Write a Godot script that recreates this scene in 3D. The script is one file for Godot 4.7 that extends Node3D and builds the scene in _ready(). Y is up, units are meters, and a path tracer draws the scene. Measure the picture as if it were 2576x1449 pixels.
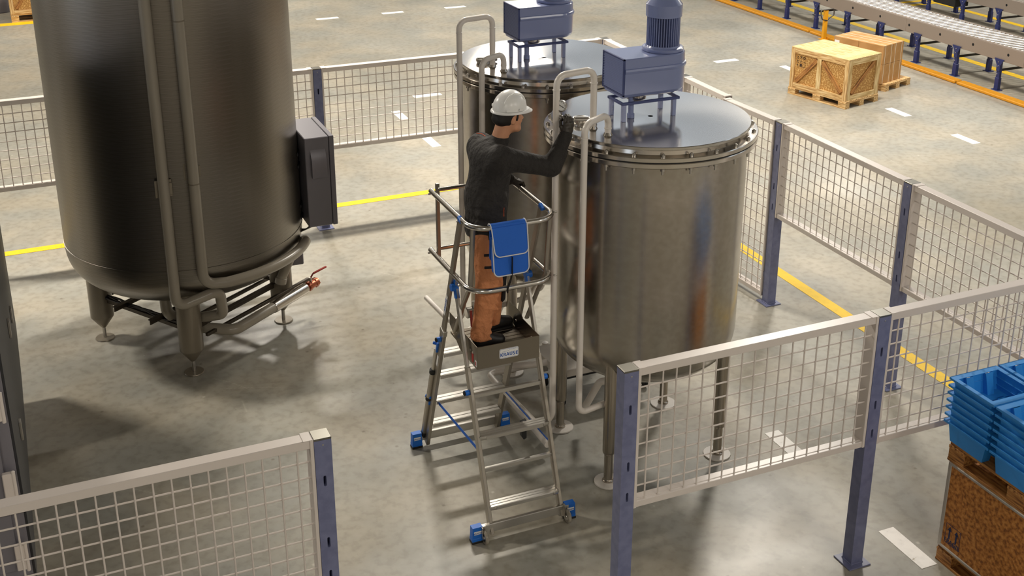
extends Node3D
# ---------------------------------------------------------------- mesh building
class MB:
	var v := PackedVector3Array()
	var n := PackedVector3Array()
	var u := PackedVector2Array()
	func tri(a: Vector3, b: Vector3, c: Vector3, na: Vector3, nb: Vector3, nc: Vector3, ua := Vector2.ZERO, ub := Vector2.ZERO, uc := Vector2.ZERO) -> void:
		var g := (c - a).cross(b - a)
		if g.length_squared() < 1e-18:
			return
		if g.dot(na + nb + nc) < 0.0:
			v.append(a); v.append(c); v.append(b)
			n.append(na); n.append(nc); n.append(nb)
			u.append(ua); u.append(uc); u.append(ub)
		else:
			v.append(a); v.append(b); v.append(c)
			n.append(na); n.append(nb); n.append(nc)
			u.append(ua); u.append(ub); u.append(uc)
	func quad(a: Vector3, b: Vector3, c: Vector3, d: Vector3, nn: Vector3) -> void:
		tri(a, b, c, nn, nn, nn, Vector2(0, 0), Vector2(1, 0), Vector2(1, 1))
		tri(a, c, d, nn, nn, nn, Vector2(0, 0), Vector2(1, 1), Vector2(0, 1))
	# box with chamfered edges, centred on the transform
	func box(size: Vector3, at := Vector3.ZERO, bas := Basis(), ch := 0.0) -> MB:
		var h := size * 0.5
		var c: float = min(ch, min(h.x, min(h.y, h.z)) * 0.9)
		for ax in 3:
			var b1 := (ax + 1) % 3
			var b2 := (ax + 2) % 3
			for s in [-1.0, 1.0]:
				var p := []
				for k in [[-1, -1], [1, -1], [1, 1], [-1, 1]]:
					var q := Vector3.ZERO
					q[ax] = s * h[ax]; q[b1] = k[0] * (h[b1] - c); q[b2] = k[1] * (h[b2] - c)
					p.append(at + bas * q)
				var nn := Vector3.ZERO
				nn[ax] = s
				quad(p[0], p[1], p[2], p[3], bas * nn)
		if c <= 0.0:
			return self
		for ax in 3:
			var b1 := (ax + 1) % 3
			var b2 := (ax + 2) % 3
			for s in [-1.0, 1.0]:
				for t in [-1.0, 1.0]:
					var nn := Vector3.ZERO
					nn[b1] = s; nn[b2] = t
					var p := []
					for e in [[-1, 0], [1, 0], [1, 1], [-1, 1]]:
						var q := Vector3.ZERO
						q[ax] = e[0] * (h[ax] - c)
						q[b1] = s * (h[b1] - (c if e[1] == 0 else 0.0))
						q[b2] = t * (h[b2] - (0.0 if e[1] == 0 else c))
						p.append(at + bas * q)
					quad(p[0], p[1], p[2], p[3], (bas * nn).normalized())
		for sx in [-1.0, 1.0]:
			for sy in [-1.0, 1.0]:
				for sz in [-1.0, 1.0]:
					var sg := Vector3(sx, sy, sz)
					var a := at + bas * (sg * Vector3(h.x, h.y - c, h.z - c))
					var b := at + bas * (sg * Vector3(h.x - c, h.y, h.z - c))
					var d := at + bas * (sg * Vector3(h.x - c, h.y - c, h.z))
					var nn := (bas * sg).normalized()
					tri(a, b, d, nn, nn, nn)
		return self
	# bar from a to b, w across, d along `up`
	func bar(a: Vector3, b: Vector3, w: float, d: float, up := Vector3.UP, ch := 0.002) -> MB:
		var x := (b - a).normalized()
		var z := x.cross(up)
		z = (Vector3.BACK if z.length() < 1e-4 else z).normalized()
		var y := z.cross(x).normalized()
		return box(Vector3((b - a).length(), d, w), (a + b) * 0.5, Basis(x, y, z), ch)
	func lathe(prof: Array, seg := 32, at := Vector3.ZERO, bas := Basis(), smooth := 38.0) -> MB:
		var m := prof.size()
		var sn := []
		var acc := [0.0]
		for i in m - 1:
			var d: Vector2 = prof[i + 1] - prof[i]
			sn.append(Vector2(d.y, -d.x).normalized())
			acc.append(acc[i] + d.length())
		for i in m - 1:
			var n0: Vector2 = sn[i]
			var n1: Vector2 = sn[i]
			if i > 0 and absf(sn[i - 1].angle_to(sn[i])) < deg_to_rad(smooth):
				n0 = (sn[i - 1] + sn[i]).normalized()
			if i < m - 2 and absf(sn[i + 1].angle_to(sn[i])) < deg_to_rad(smooth):
				n1 = (sn[i + 1] + sn[i]).normalized()
			for k in seg:
				var a0 := TAU * k / seg
				var a1 := TAU * (k + 1) / seg
				var d0 := Vector3(cos(a0), 0, sin(a0))
				var d1 := Vector3(cos(a1), 0, sin(a1))
				var p: Vector2 = prof[i]
				var q: Vector2 = prof[i + 1]
				var A := at + bas * (d0 * p.x + Vector3.UP * p.y)
				var B := at + bas * (d1 * p.x + Vector3.UP * p.y)
				var C := at + bas * (d1 * q.x + Vector3.UP * q.y)
				var D := at + bas * (d0 * q.x + Vector3.UP * q.y)
				var nA := bas * (d0 * n0.x + Vector3.UP * n0.y)
				var nB := bas * (d1 * n0.x + Vector3.UP * n0.y)
				var nC := bas * (d1 * n1.x + Vector3.UP * n1.y)
				var nD := bas * (d0 * n1.x + Vector3.UP * n1.y)
				var u0 := float(k) / seg
				var u1 := float(k + 1) / seg
				tri(A, B, C, nA, nB, nC, Vector2(u0, acc[i]), Vector2(u1, acc[i]), Vector2(u1, acc[i + 1]))
				tri(A, C, D, nA, nC, nD, Vector2(u0, acc[i]), Vector2(u1, acc[i + 1]), Vector2(u0, acc[i + 1]))
		return self
	func rod(a: Vector3, b: Vector3, r: float, seg := 12, ch := 0.0, r2 := -1.0) -> MB:
		var y := (b - a).normalized()
		var x := y.cross(Vector3.UP if absf(y.y) < 0.9 else Vector3.RIGHT).normalized()
		var bas := Basis(x, y, x.cross(y))
		var L := (b - a).length()
		var rr := r if r2 < 0.0 else r2
		if ch > 0.0:
			return lathe([Vector2(0, 0), Vector2(r - ch, 0), Vector2(r, ch), Vector2(rr, L - ch), Vector2(rr - ch, L), Vector2(0, L)], seg, a, bas)
		return lathe([Vector2(0, 0), Vector2(r, 0), Vector2(rr, L), Vector2(0, L)], seg, a, bas)
	func tube(pts: Array, r: float, seg := 12, closed := false, caps := true, rx := 0.0) -> MB:
		var m := pts.size()
		var t := []
		for i in m:
			var d: Vector3
			if closed:
				d = (pts[(i + 1) % m] - pts[(i + m - 1) % m])
			else:
				d = pts[min(i + 1, m - 1)] - pts[max(i - 1, 0)]
			t.append(d.normalized())
		var x: Vector3 = t[0].cross(Vector3.UP)
		if x.length() < 0.05:
			x = t[0].cross(Vector3.RIGHT)
		x = x.normalized()
		var rings := []
		var nrm := []
		for i in m:
			x = (x - t[i] * x.dot(t[i])).normalized()
			var y: Vector3 = t[i].cross(x)
			var ring := []
			var nr := []
			for k in seg + 1:
				var a := TAU * k / seg
				var dn := x * cos(a) + y * sin(a)
				ring.append(pts[i] + (dn * r if rx == 0.0 else x * cos(a) * rx + y * sin(a) * r))
				nr.append(dn if rx == 0.0 else (x * cos(a) * r + y * sin(a) * rx).normalized())
			rings.append(ring); nrm.append(nr)
		var acc := 0.0
		for i in (m if closed else m - 1):
			var j := (i + 1) % m
			var l: float = (pts[j] - pts[i]).length()
			for k in seg:
				var u0 := Vector2(float(k) / seg, acc)
				var u1 := Vector2(float(k + 1) / seg, acc)
				var w0 := Vector2(float(k) / seg, acc + l)
				var w1 := Vector2(float(k + 1) / seg, acc + l)
				tri(rings[i][k], rings[i][k + 1], rings[j][k + 1], nrm[i][k], nrm[i][k + 1], nrm[j][k + 1], u0, u1, w1)
				tri(rings[i][k], rings[j][k + 1], rings[j][k], nrm[i][k], nrm[j][k + 1], nrm[j][k], u0, w1, w0)
			acc += l
		if caps and not closed:
			for e in [0, m - 1]:
				var nn: Vector3 = -t[0] if e == 0 else t[m - 1]
				for k in seg:
					tri(pts[e], rings[e][k], rings[e][k + 1], nn, nn, nn)
		return self
	# flat outline in x,y made `depth` thick along z (from -depth/2)
	func ext(poly: PackedVector2Array, depth: float, at := Vector3.ZERO, bas := Basis(), smooth := 30.0) -> MB:
		var idx := Geometry2D.triangulate_polygon(poly)
		var h := depth * 0.5
		for s in [-1.0, 1.0]:
			var nn := bas * Vector3(0, 0, s)
			for k in range(0, idx.size(), 3):
				var p := []
				for e in 3:
					var q := poly[idx[k + e]]
					p.append(at + bas * Vector3(q.x, q.y, s * h))
				tri(p[0], p[1], p[2], nn, nn, nn, poly[idx[k]], poly[idx[k + 1]], poly[idx[k + 2]])
		var m := poly.size()
		var area := 0.0
		for i in m:
			area += poly[i].cross(poly[(i + 1) % m])
		var sg := 1.0 if area > 0.0 else -1.0
		var en := []
		for i in m:
			var d := (poly[(i + 1) % m] - poly[i]).normalized()
			en.append(Vector2(d.y, -d.x) * sg)
		for i in m:
			var j := (i + 1) % m
			var n0: Vector2 = en[i]
			var n1: Vector2 = en[i]
			if absf(en[(i + m - 1) % m].angle_to(en[i])) < deg_to_rad(smooth):
				n0 = (n0 + en[(i + m - 1) % m]).normalized()
			if absf(en[j].angle_to(en[i])) < deg_to_rad(smooth):
				n1 = (n1 + en[j]).normalized()
			var a := at + bas * Vector3(poly[i].x, poly[i].y, -h)
			var b := at + bas * Vector3(poly[j].x, poly[j].y, -h)
			var c := at + bas * Vector3(poly[j].x, poly[j].y, h)
			var d2 := at + bas * Vector3(poly[i].x, poly[i].y, h)
			var N0 := bas * Vector3(n0.x, n0.y, 0)
			var N1 := bas * Vector3(n1.x, n1.y, 0)
			tri(a, b, c, N0, N1, N1)
			tri(a, c, d2, N0, N1, N0)
		return self
	func mesh() -> ArrayMesh:
		var a := []
		a.resize(Mesh.ARRAY_MAX)
		a[Mesh.ARRAY_VERTEX] = v
		a[Mesh.ARRAY_NORMAL] = n
		a[Mesh.ARRAY_TEX_UV] = u
		var m := ArrayMesh.new()
		m.add_surface_from_arrays(Mesh.PRIMITIVE_TRIANGLES, a)
		return m

func fillet(p: Array, rad: float, steps := 6, closed := false) -> Array:
	var out := []
	var m := p.size()
	for i in m:
		if not closed and (i == 0 or i == m - 1):
			out.append(p[i])
			continue
		var a: Vector3 = p[(i + m - 1) % m]
		var b: Vector3 = p[i]
		var c: Vector3 = p[(i + 1) % m]
		var d0 := (a - b).normalized()
		var d1 := (c - b).normalized()
		var ang := d0.angle_to(d1)
		if ang > 3.1:
			out.append(b)
			continue
		var t: float = min(rad / tan(ang * 0.5), min((a - b).length(), (c - b).length()) * 0.49)
		var r := t * tan(ang * 0.5)
		var cen := b + (d0 + d1).normalized() * (r / sin(ang * 0.5))
		var s := b + d0 * t - cen
		var e := b + d1 * t - cen
		for k in steps + 1:
			out.append(cen + s.slerp(e, float(k) / steps))
	return out

func oval(w: float, h: float, r: float, seg := 5) -> PackedVector2Array:
	var p := PackedVector2Array()
	for c in 4:
		var cx := (w * 0.5 - r) * (1.0 if c == 0 or c == 3 else -1.0)
		var cy := (h * 0.5 - r) * (1.0 if c < 2 else -1.0)
		for k in seg + 1:
			var a := PI * 0.5 * (c + float(k) / seg)
			p.append(Vector2(cx + cos(a) * r, cy + sin(a) * r))
	return p

# ---------------------------------------------------------------- things and parts
var M := {}
var taken := {}
var cache := {}

func numbered(called: String) -> String:
	var k: int = taken.get(called, -1) + 1
	taken[called] = k
	return called if k == 0 else "%s_%03d" % [called, k]

func tag(o: Node, label: String, category: String, group := "", kind := "") -> void:
	if label: o.set_meta("label", label)
	if category: o.set_meta("category", category)
	if group: o.set_meta("group", group)
	if kind: o.set_meta("kind", kind)

func thing(called: String, label: String, category: String, at := Vector3.ZERO, turn := 0.0, group := "") -> Node3D:
	var o := Node3D.new()
	o.name = numbered(called)
	add_child(o)
	o.position = at
	o.rotation.y = turn
	tag(o, label, category, group)
	return o

func part(called: String, m: Mesh, mat: Material, parent: Node, at := Vector3.ZERO, bas := Basis()) -> MeshInstance3D:
	var o := MeshInstance3D.new()
	o.name = called
	o.mesh = m
	o.material_override = mat
	parent.add_child(o, true)
	o.transform = Transform3D(bas, at)
	return o

func pb(called: String, mb: MB, mat: Material, parent: Node) -> MeshInstance3D:
	return part(called, mb.mesh(), mat, parent)

func structure(called: String, mb: MB, mat: Material, label: String, category := "") -> MeshInstance3D:
	var o := part(numbered(called), mb.mesh(), mat, self)
	tag(o, label, category if category else called.split("_")[0], "", "structure")
	return o

func copy(o: Node3D, at: Vector3, turn: float, label := "", called := "") -> Node3D:
	var c: Node3D = o.duplicate()
	c.name = numbered(called if called else str(o.name).rstrip("_0123456789"))
	add_child(c)
	c.position = at
	c.rotation.y = turn
	if label: c.set_meta("label", label)
	return c

func bevel_box(size: Vector3, ch := 0.003) -> Mesh:
	var key := "b%s%s" % [size, ch]
	if not cache.has(key):
		cache[key] = MB.new().box(size, Vector3.ZERO, Basis(), ch).mesh()
	return cache[key]

func rod_mesh(r: float, L: float, seg := 10) -> Mesh:   # along y, from 0
	var key := "r%s_%s_%s" % [r, L, seg]
	if not cache.has(key):
		cache[key] = MB.new().rod(Vector3.ZERO, Vector3(0, L, 0), r, seg, min(r * 0.3, 0.002)).mesh()
	return cache[key]

func text_mesh(s: String, size_m: float, depth := 0.001, bold := true, serif := false) -> Mesh:
	var t := TextMesh.new()
	var f := SystemFont.new()
	f.font_names = PackedStringArray(["Droid Serif" if serif else "Droid Sans"])
	f.font_weight = 700 if bold else 400
	t.font = f
	t.text = s
	t.font_size = 64
	t.pixel_size = size_m / 46.0
	t.depth = depth
	t.curve_step = 2.0
	return t

# ---------------------------------------------------------------- materials
func noise_tex(freq: float, cols: Array, offs: Array, seed_ := 1, size := 512, oct := 4, type := FastNoiseLite.TYPE_SIMPLEX_SMOOTH) -> NoiseTexture2D:
	var f := FastNoiseLite.new()
	f.noise_type = type
	f.seed = seed_
	f.frequency = freq
	f.fractal_octaves = oct
	var t := NoiseTexture2D.new()
	t.width = size
	t.height = size
	t.seamless = true
	t.noise = f
	if cols.size():
		var g := Gradient.new()
		g.offsets = PackedFloat32Array(offs)
		g.colors = PackedColorArray(cols)
		t.color_ramp = g
	return t

func mat(called: String, col: Color, rough := 0.6, metal := 0.0) -> StandardMaterial3D:
	var m := StandardMaterial3D.new()
	m.resource_name = called
	m.albedo_color = col
	m.roughness = rough
	m.metallic = metal
	M[called] = m
	return m

func c8(r: int, g: int, b: int) -> Color:
	return Color(r / 255.0, g / 255.0, b / 255.0)

func tri_map(m: StandardMaterial3D, tex: Texture2D, scale: Vector3, world := false) -> StandardMaterial3D:
	m.albedo_texture = tex
	m.uv1_triplanar = true
	m.uv1_world_triplanar = world
	m.uv1_scale = scale
	m.uv1_triplanar_sharpness = 4.0
	return m

func materials() -> void:
	var grain := [c8(208, 208, 208), c8(240, 240, 240), c8(255, 255, 255)]
	# floor: power-floated concrete
	var fl := mat("concrete", Color.WHITE, 1.0)
	fl.albedo_texture = concrete_texture()
	fl.uv1_triplanar = true
	fl.uv1_world_triplanar = true
	fl.uv1_scale = Vector3(0.085, 0.085, 0.085)
	fl.uv1_triplanar_sharpness = 8.0
	fl.detail_enabled = true
	fl.detail_blend_mode = BaseMaterial3D.BLEND_MODE_MUL
	fl.detail_uv_layer = BaseMaterial3D.DETAIL_UV_2
	fl.detail_albedo = noise_tex(0.02, [c8(234, 233, 230), c8(250, 250, 248), c8(255, 255, 255)], [0.2, 0.5, 0.8], 12, 1024, 6)
	fl.uv2_triplanar = true
	fl.uv2_world_triplanar = true
	fl.uv2_scale = Vector3(0.43, 0.43, 0.43)
	fl.roughness_texture = noise_tex(0.006, [Color(0.30, 0.30, 0.30), Color(0.42, 0.42, 0.42), Color(0.58, 0.58, 0.58)], [0.25, 0.5, 0.8], 5, 512, 5)
	fl.roughness_texture_channel = BaseMaterial3D.TEXTURE_CHANNEL_RED
	fl.metallic_specular = 0.5
	# paints on the floor, worn through in spots
	for pr in [["yellow_paint", c8(238, 196, 22), 31], ["white_paint", c8(246, 244, 240), 32], ["orange_paint", c8(204, 138, 14), 33]]:
		var base: Color = pr[1]
		var mm := mat(pr[0], Color.WHITE, 0.55)
		var scuff := base.lerp(c8(150, 140, 120), 0.55)
		tri_map(mm, noise_tex(0.012, [scuff, base.darkened(0.03), base], [0.06, 0.12, 0.5], pr[2], 1024, 6), Vector3(0.9, 0.9, 0.9), true)
	mat("rail_paint", c8(214, 205, 198), 0.32).metallic_specular = 0.5
	var bp := mat("post_blue", Color.WHITE, 0.36)
	tri_map(bp, noise_tex(0.02, [c8(104, 109, 142), c8(112, 117, 150), c8(118, 123, 156)], [0.2, 0.5, 0.8], 8, 512, 4), Vector3(1, 1, 1))
	mat("post_cap", c8(126, 124, 116), 0.35, 0.9)
	mat("zinc", c8(196, 192, 186), 0.28, 1.0)
	mat("black_rubber", c8(22, 22, 23), 0.62)
	mat("black_steel", c8(18, 19, 24), 0.45)
	mat("cavity", c8(6, 6, 7), 0.9)
	# stainless steels
	var sa := mat("brushed_steel", Color.WHITE, 0.32, 1.0)
	sa.albedo_texture = noise_tex(0.05, [c8(124, 119, 112), c8(142, 137, 130), c8(158, 153, 146)], [0.25, 0.5, 0.75], 3, 512, 3)
	sa.uv1_scale = Vector3(1.0, 26.0, 1.0)
	sa.heightmap_enabled = true
	sa.heightmap_texture = sa.albedo_texture
	sa.heightmap_scale = 0.02
	sa.anisotropy_enabled = true
	sa.anisotropy = 0.75
	var sb := mat("satin_steel", Color.WHITE, 0.24, 1.0)
	tri_map(sb, noise_tex(0.02, [c8(174, 168, 158), c8(178, 172, 163), c8(182, 177, 168)], [0.25, 0.5, 0.75], 4, 512, 5), Vector3(1.4, 1.4, 1.4))
	sb.roughness_texture = noise_tex(0.03, [Color(0.9, 0.9, 0.9), Color(1, 1, 1)], [0.3, 0.7], 9, 512, 5)
	sb.roughness_texture_channel = BaseMaterial3D.TEXTURE_CHANNEL_RED
	var sl := mat("turned_steel", c8(200, 196, 190), 0.16, 1.0)
	sl.anisotropy_enabled = true
	sl.anisotropy = 0.55
	mat("flange_steel", c8(206, 200, 192), 0.17, 1.0)
	mat("leg_steel", c8(176, 168, 156), 0.24, 1.0)
	mat("pipe_grey", c8(150, 143, 130), 0.28)
	mat("pipe_white", c8(226, 219, 211), 0.22).clearcoat_enabled = true
	mat("foot_white", c8(206, 200, 192), 0.4)
	mat("leg_grey", c8(132, 124, 110), 0.34, 0.35)
	mat("frame_dark", c8(74, 66, 56), 0.42, 0.5)
	mat("box_grey", c8(122, 120, 128), 0.36, 0.2)
	mat("gear_blue", c8(128, 140, 184), 0.3).clearcoat_enabled = true
	M.gear_blue.clearcoat = 0.6
	M.gear_blue.clearcoat_roughness = 0.15
	mat("gear_blue_dark", c8(62, 74, 124), 0.4)
	mat("copper", c8(176, 104, 78), 0.3, 0.9)
	mat("red_grip", c8(158, 52, 44), 0.5)
	mat("cable", c8(34, 28, 26), 0.35)
	# ladder
	mat("aluminium", c8(206, 203, 197), 0.3, 0.92)
	mat("aluminium_matt", c8(176, 170, 160), 0.38, 0.9)
	mat("tube_alu", c8(212, 209, 204), 0.2, 1.0)
	mat("checker", c8(150, 142, 130), 0.24, 1.0)
	mat("blue_plastic", c8(22, 108, 208), 0.4)
	mat("strap_blue", c8(18, 92, 190), 0.6)
	mat("sticker_white", c8(240, 240, 238), 0.4)
	mat("sticker_blue", c8(20, 82, 168), 0.45)
	mat("sticker_red", c8(176, 28, 32), 0.45)
	var bag := mat("bag_blue", c8(28, 100, 204), 0.72)
	bag.heightmap_enabled = true
	bag.heightmap_texture = noise_tex(0.08, [], [], 41, 256, 2)
	bag.heightmap_scale = 0.05
	bag.uv1_triplanar = true
	bag.uv1_scale = Vector3(8, 8, 8)
	mat("bag_edge", c8(226, 226, 228), 0.7)
	mat("webbing", c8(34, 33, 33), 0.8)
	# wood
	var wt := noise_tex(0.018, [c8(168, 126, 76), c8(198, 160, 104), c8(214, 180, 126), c8(224, 196, 148)], [0.22, 0.45, 0.6, 0.8], 21, 512, 5)
	tri_map(mat("pine", Color.WHITE, 0.7), wt, Vector3(0.35, 4.0, 4.0))
	tri_map(mat("pine_pale", c8(255, 250, 236), 0.7), noise_tex(0.018, [c8(188, 158, 108), c8(216, 192, 146), c8(228, 210, 172)], [0.25, 0.5, 0.75], 22, 512, 5), Vector3(0.35, 4.0, 4.0))
	tri_map(mat("pine_dark", c8(236, 214, 180), 0.72), noise_tex(0.018, [c8(120, 82, 46), c8(172, 128, 78), c8(196, 158, 104)], [0.22, 0.45, 0.8], 23, 512, 5), Vector3(0.35, 4.0, 4.0))
	var osb := noise_tex(0.045, [c8(150, 102, 46), c8(186, 140, 76), c8(204, 162, 98), c8(220, 184, 124)], [0.2, 0.45, 0.62, 0.85], 25, 1024, 4, FastNoiseLite.TYPE_CELLULAR)
	tri_map(mat("chipboard", Color.WHITE, 0.75), osb, Vector3(0.9, 0.9, 0.9))
	tri_map(mat("chipboard_dark", c8(255, 232, 200), 0.7), noise_tex(0.02, [c8(128, 84, 38), c8(170, 118, 58), c8(190, 138, 74), c8(206, 158, 94)], [0.2, 0.42, 0.6, 0.85], 26, 1024, 5), Vector3(1.2, 1.2, 1.2))
	tri_map(mat("cardboard", Color.WHITE, 0.8), noise_tex(0.01, [c8(176, 132, 78), c8(190, 146, 92)], [0.3, 0.7], 27, 256, 4), Vector3(1, 1, 1))
	mat("edge_alu", c8(176, 170, 162), 0.45, 0.5)
	mat("strap_white", c8(226, 216, 196), 0.6)
	mat("print_dark", c8(58, 40, 28), 0.8)
	mat("print_blue", c8(38, 46, 84), 0.8)
	mat("bin_blue", c8(44, 138, 216), 0.38)
	mat("roller", c8(186, 180, 174), 0.34, 0.85)
	mat("conveyor_side", c8(150, 138, 128), 0.42, 0.3)
	mat("conveyor_blue", c8(36, 46, 98), 0.42)
	mat("warn_orange", c8(206, 82, 24), 0.5)
	mat("post_yellow", c8(226, 158, 22), 0.45)
	mat("handle_steel", c8(96, 92, 88), 0.4, 0.7)
	# room shell
	mat("wall_paint", c8(196, 190, 180), 0.8)
	mat("ceiling_sheet", c8(150, 148, 144), 0.7)
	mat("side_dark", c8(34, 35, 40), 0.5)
	mat("machine_dark", c8(26, 26, 28), 0.5)
	var lg := mat("lamp_glow", c8(250, 248, 240), 0.5)
	lg.emission_enabled = true
	lg.emission = c8(255, 246, 230)
	lg.emission_energy_multiplier = 3.0
	mat("lamp_case", c8(210, 210, 206), 0.5, 0.3)
	# person
	var cl := noise_tex(0.012, [], [], 51, 512, 5)
	var jk := mat("jacket_cloth", c8(40, 37, 35), 0.82)
	jk.heightmap_enabled = true
	jk.heightmap_texture = cl
	jk.heightmap_scale = 1.6
	jk.uv1_triplanar = true
	jk.uv1_scale = Vector3(2.2, 2.2, 2.2)
	jk.rim_enabled = true
	jk.rim = 0.25
	var tr := mat("trouser_cloth", c8(210, 138, 92), 0.85)
	tr.heightmap_enabled = true
	tr.heightmap_texture = cl
	tr.heightmap_scale = 1.8
	tr.uv1_triplanar = true
	tr.uv1_scale = Vector3(2.4, 1.6, 2.4)
	mat("trouser_black", c8(26, 25, 26), 0.8)
	mat("shoe", c8(20, 19, 19), 0.5)
	mat("glove", c8(52, 46, 38), 0.45)
	mat("piping", c8(214, 84, 36), 0.6)
	var sk := mat("skin", c8(206, 150, 116), 0.55)
	sk.subsurf_scatter_enabled = true
	sk.subsurf_scatter_strength = 0.15
	mat("hair", c8(22, 17, 15), 0.6)
	var hh := mat("helmet_white", c8(238, 238, 236), 0.28)
	hh.clearcoat_enabled = true
	hh.clearcoat = 0.4

# mottled slab with paler and browner patches, dark specks and long pale scratches
func concrete_texture() -> ImageTexture:
	var S := 1024
	var im := Image.create(S, S, false, Image.FORMAT_RGB8)
	var pics := []
	for k in 4:
		var f := FastNoiseLite.new()
		f.noise_type = FastNoiseLite.TYPE_SIMPLEX_SMOOTH
		f.seed = 100 + k
		f.frequency = [0.0035, 0.009, 0.03, 0.11][k]
		f.fractal_octaves = [4, 4, 4, 2][k]
		pics.append(f.get_seamless_image(S, S, false, false, 0.15, true).get_data())
	var out := PackedByteArray()
	out.resize(S * S * 3)
	var a: PackedByteArray = pics[0]
	var b: PackedByteArray = pics[1]
	var c: PackedByteArray = pics[2]
	var d: PackedByteArray = pics[3]
	for i in S * S:
		var t := (a[i] * 0.46 + b[i] * 0.34 + c[i] * 0.14 + d[i] * 0.06) / 255.0
		t = clampf((t - 0.5) * 1.25 + 0.5, 0.0, 1.0)
		var br := clampf((b[i] - 128) / 300.0, -0.2, 0.25)      # browner where the second layer is high
		out[i * 3] = int(lerpf(136.0, 178.0, t) + br * 10.0)
		out[i * 3 + 1] = int(lerpf(132.0, 174.0, t) - br * 2.0)
		out[i * 3 + 2] = int(lerpf(121.0, 163.0, t) - br * 16.0)
	im = Image.create_from_data(S, S, false, Image.FORMAT_RGB8, out)
	var rng := RandomNumberGenerator.new()
	rng.seed = 77
	for k in 60:
		var p := Vector2(rng.randf() * S, rng.randf() * S)
		var ang := rng.randf() * TAU
		var L := rng.randf_range(12.0, 70.0)
		var bend := rng.randf_range(-0.012, 0.012)
		var amt := rng.randf_range(0.05, 0.22)
		for s in int(L):
			p += Vector2(cos(ang), sin(ang))
			ang += bend
			var x := posmod(int(p.x), S)
			var y := posmod(int(p.y), S)
			im.set_pixel(x, y, im.get_pixel(x, y).lerp(c8(222, 216, 202), amt))
	for k in 260:
		var x := rng.randi_range(1, S - 3)
		var y := rng.randi_range(1, S - 3)
		var w := rng.randi_range(1, 2)
		var col := c8(96, 88, 74) if rng.randf() < 0.7 else c8(226, 222, 212)
		for i in w:
			for j in w:
				im.set_pixel(x + i, y + j, im.get_pixel(x + i, y + j).lerp(col, 0.45))
	return ImageTexture.create_from_image(im)

# ---------------------------------------------------------------- scene
const HALL_X0 := -13.0
const HALL_X1 := 30.0
const HALL_Z0 := -40.0
const HALL_Z1 := 10.0
const CEIL := 8.6

func _ready() -> void:
	# camera: f = 3067.9 px on the 2576 x 1449 frame, optical axis 248 px above the middle of the frame
	var cam := Camera3D.new()
	cam.name = "camera"
	cam.projection = Camera3D.PROJECTION_FRUSTUM
	cam.near = 0.05
	cam.far = 120.0
	cam.size = 1449.0 / 3067.89 * cam.near
	cam.frustum_offset = Vector2(0, -248.0 / 3067.89 * cam.near)
	cam.position = Vector3(0, 5.4, 0)
	cam.rotation = Vector3(deg_to_rad(-20.451), deg_to_rad(-23.2225), 0)
	add_child(cam)
	var we := WorldEnvironment.new()
	we.name = "environment"
	var env := Environment.new()
	env.background_mode = Environment.BG_COLOR
	env.background_color = c8(214, 226, 240)
	env.background_energy_multiplier = 1.9
	env.tonemap_mode = Environment.TONE_MAPPER_LINEAR
	env.tonemap_exposure = 0.97
	env.sdfgi_enabled = true
	env.ssao_enabled = true
	env.ssil_enabled = true
	we.environment = env
	add_child(we)
	materials()
	# high-bay lamps hung under the roof
	for q in [[-25.0, 46.0], [-14.0, 72.0], [4.0, 34.0]]:
		for x in [-3.5, 4.6, 10.6, 20.5]:
			lamp(Vector3(x, 8.1, q[0]), q[1])
	hall()
	floor_marks()
	fences()
	tank_large()
	var tc := mixing_tank()
	tank_pair(tc)
	ladder()
	person()
	bag()
	side_cabinet()
	crate_and_cartons()
	stacked_goods()
	conveyors()
	far_goods()

func lamp(at: Vector3, power: float) -> void:
	var t := thing("ceiling_lamp", "long white lamp hung under the hall roof", "lamp", at, 0.0, "lamps under the hall roof")
	part("case", bevel_box(Vector3(1.5, 0.1, 0.5), 0.01), M.lamp_case, t, Vector3(0, 0.06, 0))
	part("diffuser", bevel_box(Vector3(1.4, 0.02, 0.42), 0.004), M.lamp_glow, t)
	for s in [-0.6, 0.6]:
		part("hanger", rod_mesh(0.008, CEIL - at.y - 0.1, 6), M.lamp_case, t, Vector3(s, 0.1, 0))
	var l := AreaLight3D.new()
	l.name = "light"
	l.area_size = Vector2(1.4, 0.42)
	l.light_energy = power
	l.light_color = c8(255, 246, 232)
	l.area_range = 80.0
	l.area_attenuation = 2.0
	l.shadow_enabled = true
	l.rotation = Vector3(-PI / 2, 0, 0)
	l.position = Vector3(0, -0.02, 0)
	t.add_child(l)

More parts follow.
